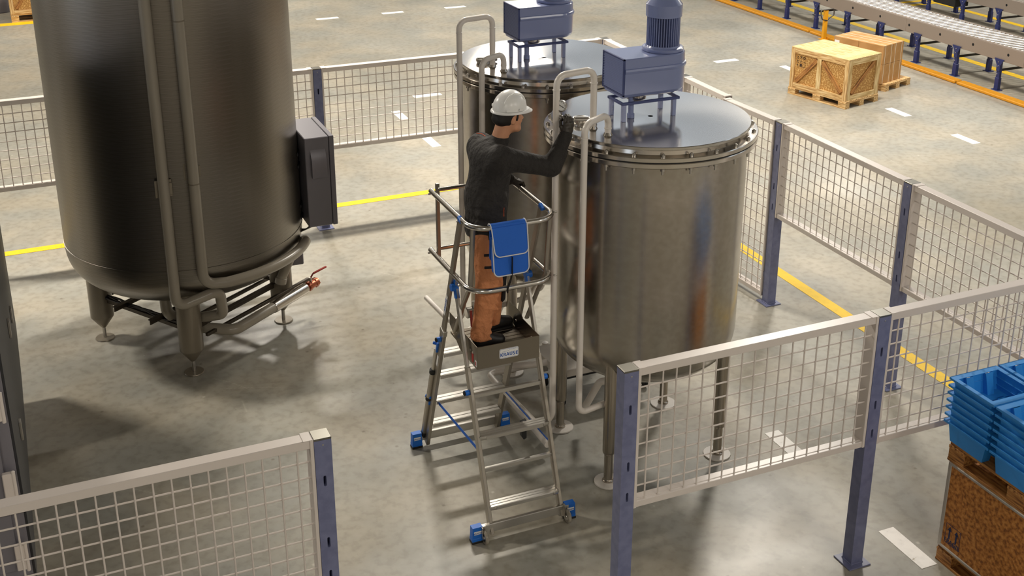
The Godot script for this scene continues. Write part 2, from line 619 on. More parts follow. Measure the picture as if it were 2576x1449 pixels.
func hall() -> void:
	var w := HALL_X1 - HALL_X0
	var d := HALL_Z1 - HALL_Z0
	var cx := (HALL_X0 + HALL_X1) / 2
	var cz := (HALL_Z0 + HALL_Z1) / 2
	structure("floor", MB.new().box(Vector3(w + 0.6, 0.3, d + 0.6), Vector3(cx, -0.15, cz)), M.concrete, "mottled grey concrete floor of the factory hall")
	# roof sheets with open strip skylights between them
	var edges := [HALL_X0 - 0.3, 12.0, 13.6, 15.0, 16.7, HALL_X1 + 0.3]
	for k in [0, 2, 4]:
		structure("ceiling", MB.new().box(Vector3(edges[k + 1] - edges[k], 0.2, d + 0.6), Vector3((edges[k] + edges[k + 1]) / 2, CEIL + 0.1, cz)), M.ceiling_sheet, "grey sheet roof of the factory hall beside a strip skylight")
	structure("wall_back", MB.new().box(Vector3(w + 0.6, CEIL, 0.3), Vector3(cx, CEIL / 2, HALL_Z0 - 0.15)), M.wall_paint, "pale end wall of the factory hall")
	structure("wall_front", MB.new().box(Vector3(w + 0.6, CEIL, 0.3), Vector3(cx, CEIL / 2, HALL_Z1 + 0.15)), M.wall_paint, "pale wall behind the viewer")
	# west wall with three tall window openings
	var zs := [HALL_Z0, -22.5, -19.0, -10.5, -6.0, 4.0, 7.5, HALL_Z1]
	for k in [0, 2, 4, 6]:
		structure("wall_left", MB.new().box(Vector3(0.3, CEIL, zs[k + 1] - zs[k]), Vector3(HALL_X0 - 0.15, CEIL / 2, (zs[k] + zs[k + 1]) / 2)), M.wall_paint, "pale side wall between the tall windows")
	for k in [1, 3, 5]:
		var w2: float = zs[k + 1] - zs[k]
		var zm: float = (zs[k] + zs[k + 1]) / 2
		structure("wall_left", MB.new().box(Vector3(0.3, 0.8, w2), Vector3(HALL_X0 - 0.15, 0.4, zm)).box(Vector3(0.3, 2.4, w2), Vector3(HALL_X0 - 0.15, CEIL - 1.2, zm)), M.wall_paint, "pale wall above and below a tall window")
	structure("wall_right", MB.new().box(Vector3(0.3, CEIL, d), Vector3(HALL_X1 + 0.15, CEIL / 2, cz)), M.wall_paint, "pale side wall beyond the conveyors")

func strip(called: String, label: String, x0: float, x1: float, z0: float, z1: float, m: Material, group := "", h := 0.003) -> void:
	var o := part(numbered(called), bevel_box(Vector3(x1 - x0, h, z1 - z0), 0.0), m, self, Vector3((x0 + x1) / 2, h / 2, (z0 + z1) / 2))
	tag(o, label, "floor marking", group)

func floor_marks() -> void:
	strip("floor_line", "yellow painted floor line running behind the large steel tank", -8.0, 7.41, -13.70, -13.57, M.yellow_paint)
	strip("floor_line", "yellow painted floor line along the outside of the mesh fence beside the gate", 7.275, 7.41, -13.57, -4.0, M.yellow_paint)
	strip("floor_line", "yellow painted floor line running underneath the roller conveyor beside the cartons", 15.62, 15.78, -30.0, -8.0, M.yellow_paint)
	strip("floor_line", "yellow painted floor line underneath the conveyor with the orange warning sticker", 18.55, 18.7, -21.5, -8.0, M.yellow_paint)
	strip("floor_line", "short yellow cross line between the two conveyors, the farther of two", 16.4, 18.55, -20.62, -20.5, M.yellow_paint)
	strip("floor_line", "short yellow cross line between the two conveyors, the closer of two", 16.4, 18.55, -20.32, -20.2, M.yellow_paint)
	strip("floor_line", "yellow painted floor line under the crate beyond the large tank", -9.0, 1.2, -26.0, -25.75, M.yellow_paint)
	var wd := "white painted dash of the dashed line beside the mixing tanks"
	for z in [-5.755, -7.19, -15.75, -17.16]:
		strip("floor_dash", wd, 5.352, 5.485, z, z + 0.46, M.white_paint, "white dashes beside the mixing tanks")
	for x in [5.93, 7.33, 8.73, 10.12, 11.52]:
		strip("floor_dash", "white painted dash of the cross line behind the mesh fence", x, x + 0.46, -17.86, -17.72, M.white_paint, "white dashes of the cross line")
	for x in [5.95, 7.34, 8.72]:
		strip("floor_dash", "white painted dash of the distant line far behind the mesh fence", x, x + 0.46, -23.98, -23.84, M.white_paint, "white dashes of the distant line")
	for z in [-17.1, -15.7, -14.31, -12.88]:
		strip("floor_dash", "white painted dash of the line passing the wooden crate", 12.39, 12.525, z, z + 0.46, M.white_paint, "white dashes passing the crate")
	# low orange kerb in front of the conveyor
	var k := thing("guard_kerb", "low worn orange kerb along the foot of the conveyor", "kerb", Vector3(14.47, 0, -19.0))
	for i in 6:
		part("kerb_section", bevel_box(Vector3(0.17, 0.05, 3.96), 0.012), M.orange_paint, k, Vector3(0, 0.025, 10.0 - i * 4.0))

# ---------------------------------------------------------------- mesh fence
func post(at: Vector3, turn: float, label: String) -> Node3D:
	var t := thing("fence_post", label, "post", at, turn, "blue posts of the mesh fence")
	var body := CSGBox3D.new()
	body.name = "post_body"
	body.size = Vector3(0.094, 1.905, 0.096)
	body.material = M.post_blue
	t.add_child(body)
	body.position = Vector3(0, 0.9575, 0)
	for y in [1.658, 1.266, 1.05]:
		var hole := CSGBox3D.new()
		hole.name = "slot"
		hole.operation = CSGShape3D.OPERATION_SUBTRACTION
		hole.size = Vector3(0.016, 0.05, 0.08)
		hole.material = M.post_blue
		body.add_child(hole, true)
		hole.position = Vector3(0, y - 0.9575, 0.03)
		for s in [-1.0, 1.0]:
			var e := CSGCylinder3D.new()
			e.name = "slot_end"
			e.operation = CSGShape3D.OPERATION_SUBTRACTION
			e.radius = 0.008
			e.height = 0.08
			e.sides = 12
			e.material = M.post_blue
			body.add_child(e, true)
			e.position = Vector3(0, y - 0.9575 + 0.025 * s, 0.03)
			e.rotation.x = PI / 2
	part("cap", bevel_box(Vector3(0.096, 0.012, 0.098), 0.002), M.post_cap, t, Vector3(0, 1.916, 0))
	part("base_plate", bevel_box(Vector3(0.18, 0.01, 0.18), 0.002), M.post_blue, t, Vector3(0, 0.005, 0))
	var w := MB.new()
	for s in [-1.0, 1.0]:
		w.rod(Vector3(-0.05, 0.012, 0.048 * s), Vector3(0.05, 0.012, 0.048 * s), 0.006, 6)
		w.rod(Vector3(0.047 * s, 0.012, -0.05), Vector3(0.047 * s, 0.012, 0.05), 0.006, 6)
	pb("weld", w, M.post_blue, t)
	part("rivet", rod_mesh(0.0055, 0.004, 10), M.zinc, t, Vector3(0, 1.882, 0.0475), Basis(Vector3.RIGHT, PI / 2))
	return t

# panel of width w and height h, local x along it, bottom edge at y = y0, wires nearer the +z face
func panel(at: Vector3, turn: float, w: float, label: String, y0 := 0.954, h := 0.966, called := "mesh_fence", group := "mesh fence panels") -> Node3D:
	var t := thing(called, label, "fence", at, turn, group)
	var d := 0.08
	part("top_rail", bevel_box(Vector3(w, 0.052, d), 0.003), M.rail_paint, t, Vector3(0, y0 + h - 0.026, 0.0))
	part("bottom_rail", bevel_box(Vector3(w, 0.045, d), 0.003), M.rail_paint, t, Vector3(0, y0 + 0.0225, 0.0))
	for s in [-1.0, 1.0]:
		part("side_rail", bevel_box(Vector3(0.02, h, 0.092), 0.002), M.rail_paint, t, Vector3(s * (w / 2 - 0.01), y0 + h / 2, 0.0))
		part("corner_bracket", bevel_box(Vector3(0.05, 0.004, 0.092), 0.001), M.rail_paint, t, Vector3(s * (w / 2 - 0.03), y0 + h + 0.0015, 0.0))
	var nv := int(floor((w - 0.04) / 0.0925))
	var x0 := -nv * 0.0925 / 2 + 0.046
	var vm := rod_mesh(0.0052, h - 0.06, 8)
	for i in nv:
		part("upright_wire", vm, M.rail_paint, t, Vector3(x0 + i * 0.0925, y0 + 0.02, 0.026))
	var hm := rod_mesh(0.0052, w - 0.036, 8)
	var y := y0 + h - 0.0455
	while y > y0 + 0.04:
		part("cross_wire", hm, M.rail_paint, t, Vector3(-w / 2 + 0.018, y, 0.0155), Basis(Vector3.FORWARD, PI / 2))
		y -= 0.0975
	return t

func fences() -> void:
	var zf := -5.56
	post(Vector3(1.277, 0, zf), 0, "blue fence post at the open end of the panel beside the grey cabinet")
	post(Vector3(3.127, 0, zf), 0, "blue fence post in front of the mixing tank's foot, beside the opening")
	post(Vector3(4.967, 0, zf), 0, "blue fence post with scratched base beside the stacked blue bins")
	post(Vector3(6.808, 0, zf), 0, "blue corner fence post behind the stack of blue bins")
	panel(Vector3(0.355, 0, zf), 0, 1.748, "beige mesh fence panel in front of the grey cabinet")
	panel(Vector3(4.047, 0, zf), 0, 1.744, "beige mesh fence panel in front of the mixing tank's feet")
	panel(Vector3(5.8875, 0, zf), 0, 1.745, "beige mesh fence panel behind the stack of blue bins")
	post(Vector3(-0.567, 0, zf), 0, "blue fence post in front of the grey cabinet")
	# side run, seen from inside: wires towards -x
	var xs := 6.808
	post(Vector3(xs, 0, -7.43), -PI / 2, "blue fence post between two plain panels of the side fence")
	post(Vector3(xs, 0, -9.265), -PI / 2, "blue fence post carrying the tall mesh gate")
	post(Vector3(xs, 0, -11.1), -PI / 2, "blue fence post behind the blue gear housing")
	post(Vector3(xs, 0, -12.99), -PI / 2, "blue corner fence post behind the farther mixing tank")
	panel(Vector3(xs, 0, -6.495), -PI / 2, 1.77, "beige mesh side fence panel behind the post with the scratched base")
	panel(Vector3(xs, 0, -8.3475), -PI / 2, 1.735, "beige mesh side fence panel between gate post and plain post")
	panel(Vector3(xs, 0, -12.045), -PI / 2, 1.79, "beige mesh side fence panel leading to the far corner")
	var g1 := panel(Vector3(6.808, 0, -10.635), -PI / 2, 0.83, "closed leaf of the tall beige mesh gate", 0.06, 1.86, "mesh_gate", "leaves of the mesh gate")
	var g2 := panel(Vector3(6.768, 0, -9.745), -PI / 2 + 0.062, 0.84, "tall beige mesh gate leaf standing slightly ajar beside the mixing tank", 0.06, 1.86, "mesh_gate", "leaves of the mesh gate")
	for g in [g1, g2]:
		for y in [0.3, 1.6]:
			part("hinge", bevel_box(Vector3(0.03, 0.06, 0.03), 0.004), M.post_blue, g, Vector3(-0.425 if g == g1 else 0.425, y, 0.02))
	# back run
	var zb := -13.0
	post(Vector3(3.2, 0, zb), 0, "blue fence post behind the large tank's grey control box")
	post(Vector3(1.355, 0, zb), 0, "blue fence post hidden behind the large tank")
	post(Vector3(5.03, 0, zb), 0, "blue fence post behind the farther mixing tank")
	post(Vector3(-0.48, 0, zb), 0, "blue fence post at the end of the back fence")
	panel(Vector3(4.115, 0, zb), 0, 1.735, "beige mesh panel of the back fence beside the farther mixing tank")
	panel(Vector3(2.277, 0, zb), 0, 1.745, "beige mesh panel of the back fence between large tank and post")
	panel(Vector3(0.4375, 0, zb), 0, 1.735, "beige mesh panel of the back fence west of the large tank")
	panel(Vector3(5.919, 0, zb), 0, 1.68, "beige mesh panel of the back fence behind the farther mixing tank")

# ---------------------------------------------------------------- large tank
func arc3(c: Vector3, r: float, a0: float, a1: float, steps: int) -> Array:
	var o := []
	for k in steps + 1:
		var a := lerpf(a0, a1, float(k) / steps)
		o.append(c + Vector3(sin(a) * r, 0, cos(a) * r))
	return o

func dish(R: float, y0: float, depth: float, p := 2.6, steps := 18) -> Array:   # profile from the bottom centre to the wall
	var o := []
	for k in steps + 1:
		var a := PI / 2 * float(k) / steps
		o.append(Vector2(R * pow(sin(a), 2.0 / p), y0 - depth * pow(cos(a), 2.0 / p)))
	return o

func tank_large() -> void:
	var C := Vector3(1.3655, 0, -10.956)
	var t := thing("steel_tank", "large dark brushed steel tank on four grey legs with pipes down its front", "tank", C)
	var R := 1.08
	var prof := dish(R, 1.12, 0.52, 2.9, 22)
	prof.append_array([Vector2(R, 1.6), Vector2(R, 2.6), Vector2(R, 3.6), Vector2(R, 4.5)])
	for k in range(1, 10):
		var a := PI / 2 * k / 9.0
		prof.append(Vector2(R * cos(a) + 0.0, 4.5 + 0.35 * sin(a)))
	pb("body", MB.new().lathe(prof, 128, Vector3.ZERO, Basis(), 40.0), M.brushed_steel, t)
	pb("seam", MB.new().lathe([Vector2(R - 0.01, 1.075), Vector2(R + 0.004, 1.08), Vector2(R + 0.004, 1.092), Vector2(R - 0.01, 1.097)], 96), M.brushed_steel, t)
	# legs at the corners of a square turned to the fence
	var L := [Vector3(0.539, 0, -11.109) - C, Vector3(1.207, 0, -10.097) - C, Vector3(2.192, 0, -10.804) - C, Vector3(1.524, 0, -11.816) - C]
	for p in L:
		var lg := part("leg", MB.new().lathe([Vector2(0, 0.115), Vector2(0.024, 0.12), Vector2(0.105, 0.235), Vector2(0.107, 0.245), Vector2(0.107, 0.93), Vector2(0, 0.93)], 36).mesh(), M.leg_grey, t, p)
		pb("stem", MB.new().rod(Vector3(0, 0.012, 0), Vector3(0, 0.14, 0), 0.017, 14), M.zinc, lg)
		pb("foot", MB.new().lathe([Vector2(0, 0), Vector2(0.088, 0), Vector2(0.09, 0.004), Vector2(0.086, 0.012), Vector2(0, 0.014)], 36), M.leg_grey, lg)
	# braces
	var bm := MB.new()
	for k in 4:
		var a: Vector3 = L[k] + Vector3(0, 0.42, 0)
		var b: Vector3 = L[(k + 1) % 4] + Vector3(0, 0.42, 0)
		var d := (b - a).normalized()
		pb("brace_beam", MB.new().bar(a + d * 0.09, b - d * 0.09, 0.012, 0.05).bar(a + d * 0.09 + Vector3(0, 0.025, 0), b - d * 0.09 + Vector3(0, 0.025, 0), 0.05, 0.006), M.frame_dark, t)
	var dir: Vector3 = (L[2] - L[1]).normalized()
	var prp: Vector3 = (L[0] - L[1]).normalized()
	for s in [0.34, 0.82]:
		var a2: Vector3 = L[1] + prp * s + Vector3(0, 0.47, 0)
		pb("support_rail", MB.new().bar(a2 - dir * 0.16, a2 + dir * 1.62, 0.008, 0.05).bar(a2 - dir * 0.16 + Vector3(0, 0.022, 0), a2 + dir * 1.62 + Vector3(0, 0.022, 0), 0.05, 0.006), M.frame_dark, t)
	for s in [-0.1, 0.25]:
		var a3: Vector3 = L[1] + prp * s + Vector3(0, 0.36, 0)
		pb("support_rail", MB.new().bar(a3 + dir * 0.1, a3 + dir * 1.5, 0.03, 0.03), M.frame_dark, t)
	# cables lying on the front brace
	for k in 3:
		var pts := []
		for i in 13:
			var f := i / 12.0
			pts.append(L[0].lerp(L[1], 0.07 + f * 0.86) + Vector3(0.01 * sin(f * 9 + k * 2), 0.46 + 0.012 * sin(f * 11.0 + k * 1.7), 0.012 * (k - 1)))
		pb("cable", MB.new().tube(pts, 0.011, 8), M.cable, t)
	# pipe 1: down the front, along and round under the tank
	var p1 := [Vector3(1.084, 4.5, -9.862), Vector3(1.084, 0.77, -9.862), Vector3(1.47, 0.84, -9.93), Vector3(1.50, 0.56, -10.02), Vector3(1.30, 0.47, -10.22), Vector3(1.34, 0.36, -10.34)]
	for i in p1.size():
		p1[i] -= C
	pb("pipe", MB.new().tube(fillet(p1, 0.085, 7), 0.047, 24), M.pipe_grey, t)
	# pipe 2: down the front, then round the belly
	var p2 := [Vector3(1.328, 4.5, -9.826) - C, Vector3(1.328, 1.3, -9.826) - C]
	p2.append_array(fillet([Vector3(1.328, 1.25, -9.826) - C, Vector3(1.328, 0.965, -9.826) - C, Vector3(0.16, 0.945, 1.118)], 0.13, 7))
	p2.append_array(arc3(Vector3(0, 0.945, 0), 1.13, 0.17, 1.12, 14))
	p2.append_array([Vector3(1.03, 0.93, 0.42), Vector3(0.99, 0.88, 0.36), Vector3(0.93, 0.78, 0.30), Vector3(0.84, 0.60, 0.30), Vector3(0.80, 0.52, 0.30)])
	pb("pipe", MB.new().tube(p2, 0.047, 24), M.pipe_grey, t)
	pb("pipe_socket", MB.new().rod(Vector3(0.805, 0.53, 0.30), Vector3(0.79, 0.47, 0.30), 0.055, 24, 0.004), M.pipe_grey, t)
	for y in [1.62, 3.0]:
		pb("pipe_joint", MB.new().lathe([Vector2(0.0475, -0.006), Vector2(0.05, -0.004), Vector2(0.05, 0.004), Vector2(0.0475, 0.006)], 24, Vector3(1.328, y + 0.27, -9.826) - C), M.leg_grey, t)
	for q in [[1.084, 1.86], [1.328, 1.98]]:
		pb("pipe_clamp", MB.new().box(Vector3(0.14, 0.15, 0.012), Vector3(q[0], q[1], -9.886) - C, Basis(), 0.002).box(Vector3(0.03, 0.1, 0.1), Vector3(q[0] + 0.055, q[1], -9.91) - C, Basis(), 0.002), M.leg_grey, t)
	# outlet bend under the dish and the discharge line with its ball valve
	var o1 := fillet([Vector3(-0.32, 0.75, 0.62), Vector3(-0.32, 0.50, 0.66), Vector3(-0.10, 0.42, 0.62)], 0.12, 8)
	pb("outlet_bend", MB.new().tube(o1, 0.05, 24), M.pipe_grey, t)
	var d0 := Vector3(1.20, 0.35, -10.34) - C
	var d1 := Vector3(1.60, 0.35, -10.085) - C
	var d2 := Vector3(2.36, 0.36, -10.655) - C
	pb("discharge_pipe", MB.new().tube(fillet([d0, d1, d2], 0.1, 8), 0.05, 24), M.pipe_grey, t)
	var dd := (d2 - d1).normalized()
	pb("pipe_sleeve", MB.new().rod(d1.lerp(d2, 0.55), d2 + dd * 0.05, 0.056, 28, 0.004), M.flange_steel, t)
	var vv := pb("ball_valve", MB.new().rod(d2 + dd * 0.04, d2 + dd * 0.10, 0.032, 16).rod(d2 + dd * 0.085, d2 + dd * 0.13, 0.05, 6, 0.006).rod(d2 + dd * 0.12, d2 + dd * 0.19, 0.04, 20, 0.004).rod(d2 + dd * 0.18, d2 + dd * 0.23, 0.05, 6, 0.006), M.copper, t)
	pb("stem", MB.new().rod(d2 + dd * 0.135 + Vector3(0, 0.03, 0), d2 + dd * 0.135 + Vector3(0, 0.08, 0), 0.014, 12), M.zinc, vv)
	var hb := d2 + dd * 0.135 + Vector3(0, 0.075, 0)
	pb("handle", MB.new().bar(hb, hb + Vector3(0.03, 0.045, 0.0), 0.03, 0.006).bar(hb + Vector3(0.028, 0.043, 0), hb + Vector3(0.17, 0.085, -0.02), 0.03, 0.014, Vector3.UP, 0.006), M.red_grip, vv)
	# control box hung off the side on strap brackets
	var bx := Vector3(2.50, 0, -10.74) - C
	var cb := part("control_box", bevel_box(Vector3(0.225, 0.87, 0.64), 0.006), M.box_grey, t, bx + Vector3(0.03, 1.525, 0))
	cb.set_meta("label", "grey metal control box")
	part("door", bevel_box(Vector3(0.045, 0.875, 0.645), 0.004), M.box_grey, cb, Vector3(0.138, 0, 0))
	var hood := MB.new().ext(PackedVector2Array([Vector2(0, 0.13), Vector2(0.05, 0.04), Vector2(0.05, -0.13), Vector2(0, -0.13)]), 0.14, Vector3(0.005, 0.19, 0.32), Basis(Vector3.BACK, Vector3.UP, Vector3.RIGHT))
	pb("vent_hood", hood, M.box_grey, cb)
	for y in [-0.36, 0.33]:
		part("lock", rod_mesh(0.012, 0.025, 10), M.zinc, cb, Vector3(0.155, y, 0.2), Basis(Vector3.FORWARD, PI / 2))
	for y in [1.78, 1.66, 1.27, 1.15]:
		var st := MB.new()
		st.tube(arc3(Vector3(0, y, 0), R + 0.012, 1.18, 1.62, 10), 0.016, 8, false, true, 0.006)
		st.bar(Vector3(1.09, y, 0.05), Vector3(1.12, y, 0.05), 0.04, 0.03)
		pb("strap_bracket", st, M.black_steel, t)
	for k in 6:
		var s := bx + Vector3(-0.03 + 0.025 * k, 1.1, 0.16 - 0.03 * k)
		pb("cable", MB.new().tube(fillet([s, s + Vector3(-0.02, -0.06 - 0.008 * k, 0.02), s + Vector3(-0.16, -0.09 - 0.006 * k, 0.06), Vector3(0.92, 0.99, 0.12 + 0.02 * k)], 0.06, 5), 0.007, 6), M.cable, t)
	part("junction_box", bevel_box(Vector3(0.2, 0.26, 0.2), 0.008), M.box_grey, t, Vector3(0.98, 0.66, -0.02))

# ---------------------------------------------------------------- mixing tanks (the two are alike)
func mixing_tank() -> Node3D:
	var C := Vector3(4.335, 0, -7.515)
	var t := thing("mixing_tank", "stainless mixing tank with flanged lid that the worker reaches over", "tank", C, 0.0, "stainless mixing tanks")
	var R := 0.72
	var prof := dish(R, 1.16, 0.42, 2.45, 20)
	prof.append_array([Vector2(R, 1.5), Vector2(R, 2.0), Vector2(R, 2.63)])
	pb("body", MB.new().lathe(prof, 112, Vector3.ZERO, Basis(), 40.0), M.satin_steel, t)
	pb("lower_flange", MB.new().lathe([Vector2(R, 2.615), Vector2(0.775, 2.62), Vector2(0.786, 2.628), Vector2(0.786, 2.656), Vector2(0.782, 2.66), Vector2(R, 2.66)], 112), M.flange_steel, t)
	pb("gasket", MB.new().lathe([Vector2(0.7, 2.658), Vector2(0.776, 2.66), Vector2(0.776, 2.668), Vector2(0.7, 2.67)], 96), M.black_rubber, t)
	pb("upper_flange", MB.new().lathe([Vector2(R, 2.668), Vector2(0.782, 2.668), Vector2(0.788, 2.672), Vector2(0.788, 2.698), Vector2(0.784, 2.702), Vector2(0.72, 2.702), Vector2(0.715, 2.704), Vector2(0.708, 2.74), Vector2(0.6, 2.74)], 112), M.flange_steel, t)
	pb("lid", MB.new().lathe([Vector2(0.60, 2.737), Vector2(0.728, 2.738), Vector2(0.735, 2.743), Vector2(0.735, 2.760), Vector2(0.731, 2.764), Vector2(0.4, 2.765), Vector2(0.02, 2.765)], 128), M.turned_steel, t)
	var nb := 24
	var hex := MB.new().lathe([Vector2(0, 0), Vector2(0.0155, 0), Vector2(0.0155, 0.016), Vector2(0.013, 0.018), Vector2(0, 0.018)], 6, Vector3(0, 2.702, 0), Basis(), 10.0)
	hex.rod(Vector3(0, 2.72, 0), Vector3(0, 2.726, 0), 0.008, 10)
	hex.lathe([Vector2(0, 0), Vector2(0.0155, 0), Vector2(0.0155, 0.016), Vector2(0, 0.016)], 6, Vector3(0, 2.602, 0), Basis(), 10.0)
	hex.rod(Vector3(0, 2.575, 0), Vector3(0, 2.605, 0), 0.008, 10)
	var hm := hex.mesh()
	for k in nb:
		var a := TAU * (k + 0.5) / nb
		part("bolt", hm, M.zinc, t, Vector3(cos(a) * 0.757, 0, sin(a) * 0.757), Basis(Vector3.UP, a))
	for sx in [-1.0, 1.0]:
		for sz in [-1.0, 1.0]:
			var p := Vector3(0.49 * sx, 0, 0.43 * sz)
			var lg := part("leg", MB.new().lathe([Vector2(0.0, 0.25), Vector2(0.036, 0.25), Vector2(0.046, 0.265), Vector2(0.049, 0.28), Vector2(0.049, 1.05), Vector2(0, 1.05)], 28).mesh(), M.leg_steel, t, p)
			pb("shaft", MB.new().lathe([Vector2(0.044, 0.012), Vector2(0.044, 0.024), Vector2(0.036, 0.03), Vector2(0.034, 0.035), Vector2(0.034, 0.26)], 24), M.leg_steel, lg)
			pb("foot", MB.new().lathe([Vector2(0, 0), Vector2(0.108, 0), Vector2(0.11, 0.003), Vector2(0.108, 0.012), Vector2(0, 0.014)], 20, Vector3.ZERO, Basis(), 10.0), M.foot_white, lg)
	# two white overflow pipes looping over the rim
	for q in [[191.0, 0.535, 0.862, 3.20, 0.50], [209.3, 0.57, 0.862, 2.915, 0.66]]:
		var a: float = deg_to_rad(q[0])
		var d := Vector3(cos(a), 0, -sin(a))
		var pts := [d * q[1] + Vector3(0, 2.765, 0), d * q[1] + Vector3(0, q[3], 0), d * q[2] + Vector3(0, q[3], 0), d * q[2] + Vector3(0, q[4], 0)]
		if q[0] < 200.0:
			pts.append(d * q[2] + Vector3(-0.13, q[4] - 0.02, 0.02))
			pts.append(d * q[2] + Vector3(-0.16, q[4] - 0.02, -0.55))
		else:
			pts.append(d * q[2] + Vector3(-0.02, q[4] - 0.01, 0.0) + Vector3(0.5, 0, -0.12))
			pts.append(Vector3(0.05, q[4] - 0.01, -0.1))
		var pp := pb("overflow_pipe", MB.new().tube(fillet(pts, 0.075, 8), 0.024, 20), M.pipe_white, t)
		for cr in [q[1], q[2]]:
			pb("collar", MB.new().lathe([Vector2(0.0245, -0.006), Vector2(0.0275, -0.004), Vector2(0.0275, 0.004), Vector2(0.0245, 0.006)], 20, d * cr + Vector3(0, q[3] - 0.1, 0)), M.pipe_white, pp)
		pb("weld_ring", MB.new().lathe([Vector2(0.024, 2.785), Vector2(0.034, 2.765), Vector2(0.024, 2.764)], 20, d * q[1]), M.flange_steel, pp)
	# inspection hatch
	var hc := Vector3(-0.543, 2.765, -0.05)
	var ht := pb("hatch", MB.new().lathe([Vector2(0.06, 0), Vector2(0.062, 0.012), Vector2(0.068, 0.016), Vector2(0.068, 0.034), Vector2(0.063, 0.038), Vector2(0.05, 0.034), Vector2(0, 0.034)], 24, hc, Basis(), 10.0), M.zinc, t)
	pb("hinge", MB.new().rod(hc + Vector3(0.05, 0.02, 0.05), hc + Vector3(0.11, 0.02, 0.015), 0.014, 14, 0.002), M.zinc, ht)
	pb("clamp", MB.new().bar(hc + Vector3(-0.05, 0.04, -0.02), hc + Vector3(0.05, 0.04, 0.02), 0.022, 0.012), M.zinc, ht)
	# agitator shaft housing through the lid
	pb("shaft_gland", MB.new().rod(Vector3(-0.155, 2.765, -0.02), Vector3(-0.155, 2.80, -0.02), 0.028, 20, 0.003).rod(Vector3(-0.155, 2.79, -0.02), Vector3(-0.155, 2.93, -0.02), 0.021, 20), M.gear_blue, t)
	# drain under the dish
	pb("drain", MB.new().tube(fillet([Vector3(0, 0.76, 0), Vector3(0, 0.55, 0), Vector3(-0.25, 0.5, -0.2), Vector3(-0.3, 0.2, -0.35)], 0.06, 6), 0.03, 16).rod(Vector3(0, 0.66, 0), Vector3(0, 0.69, 0), 0.05, 20), M.pipe_white, t)
	drive(C, "blue gear motor with louvred end on the mixing tank that the worker reaches over")
	return t

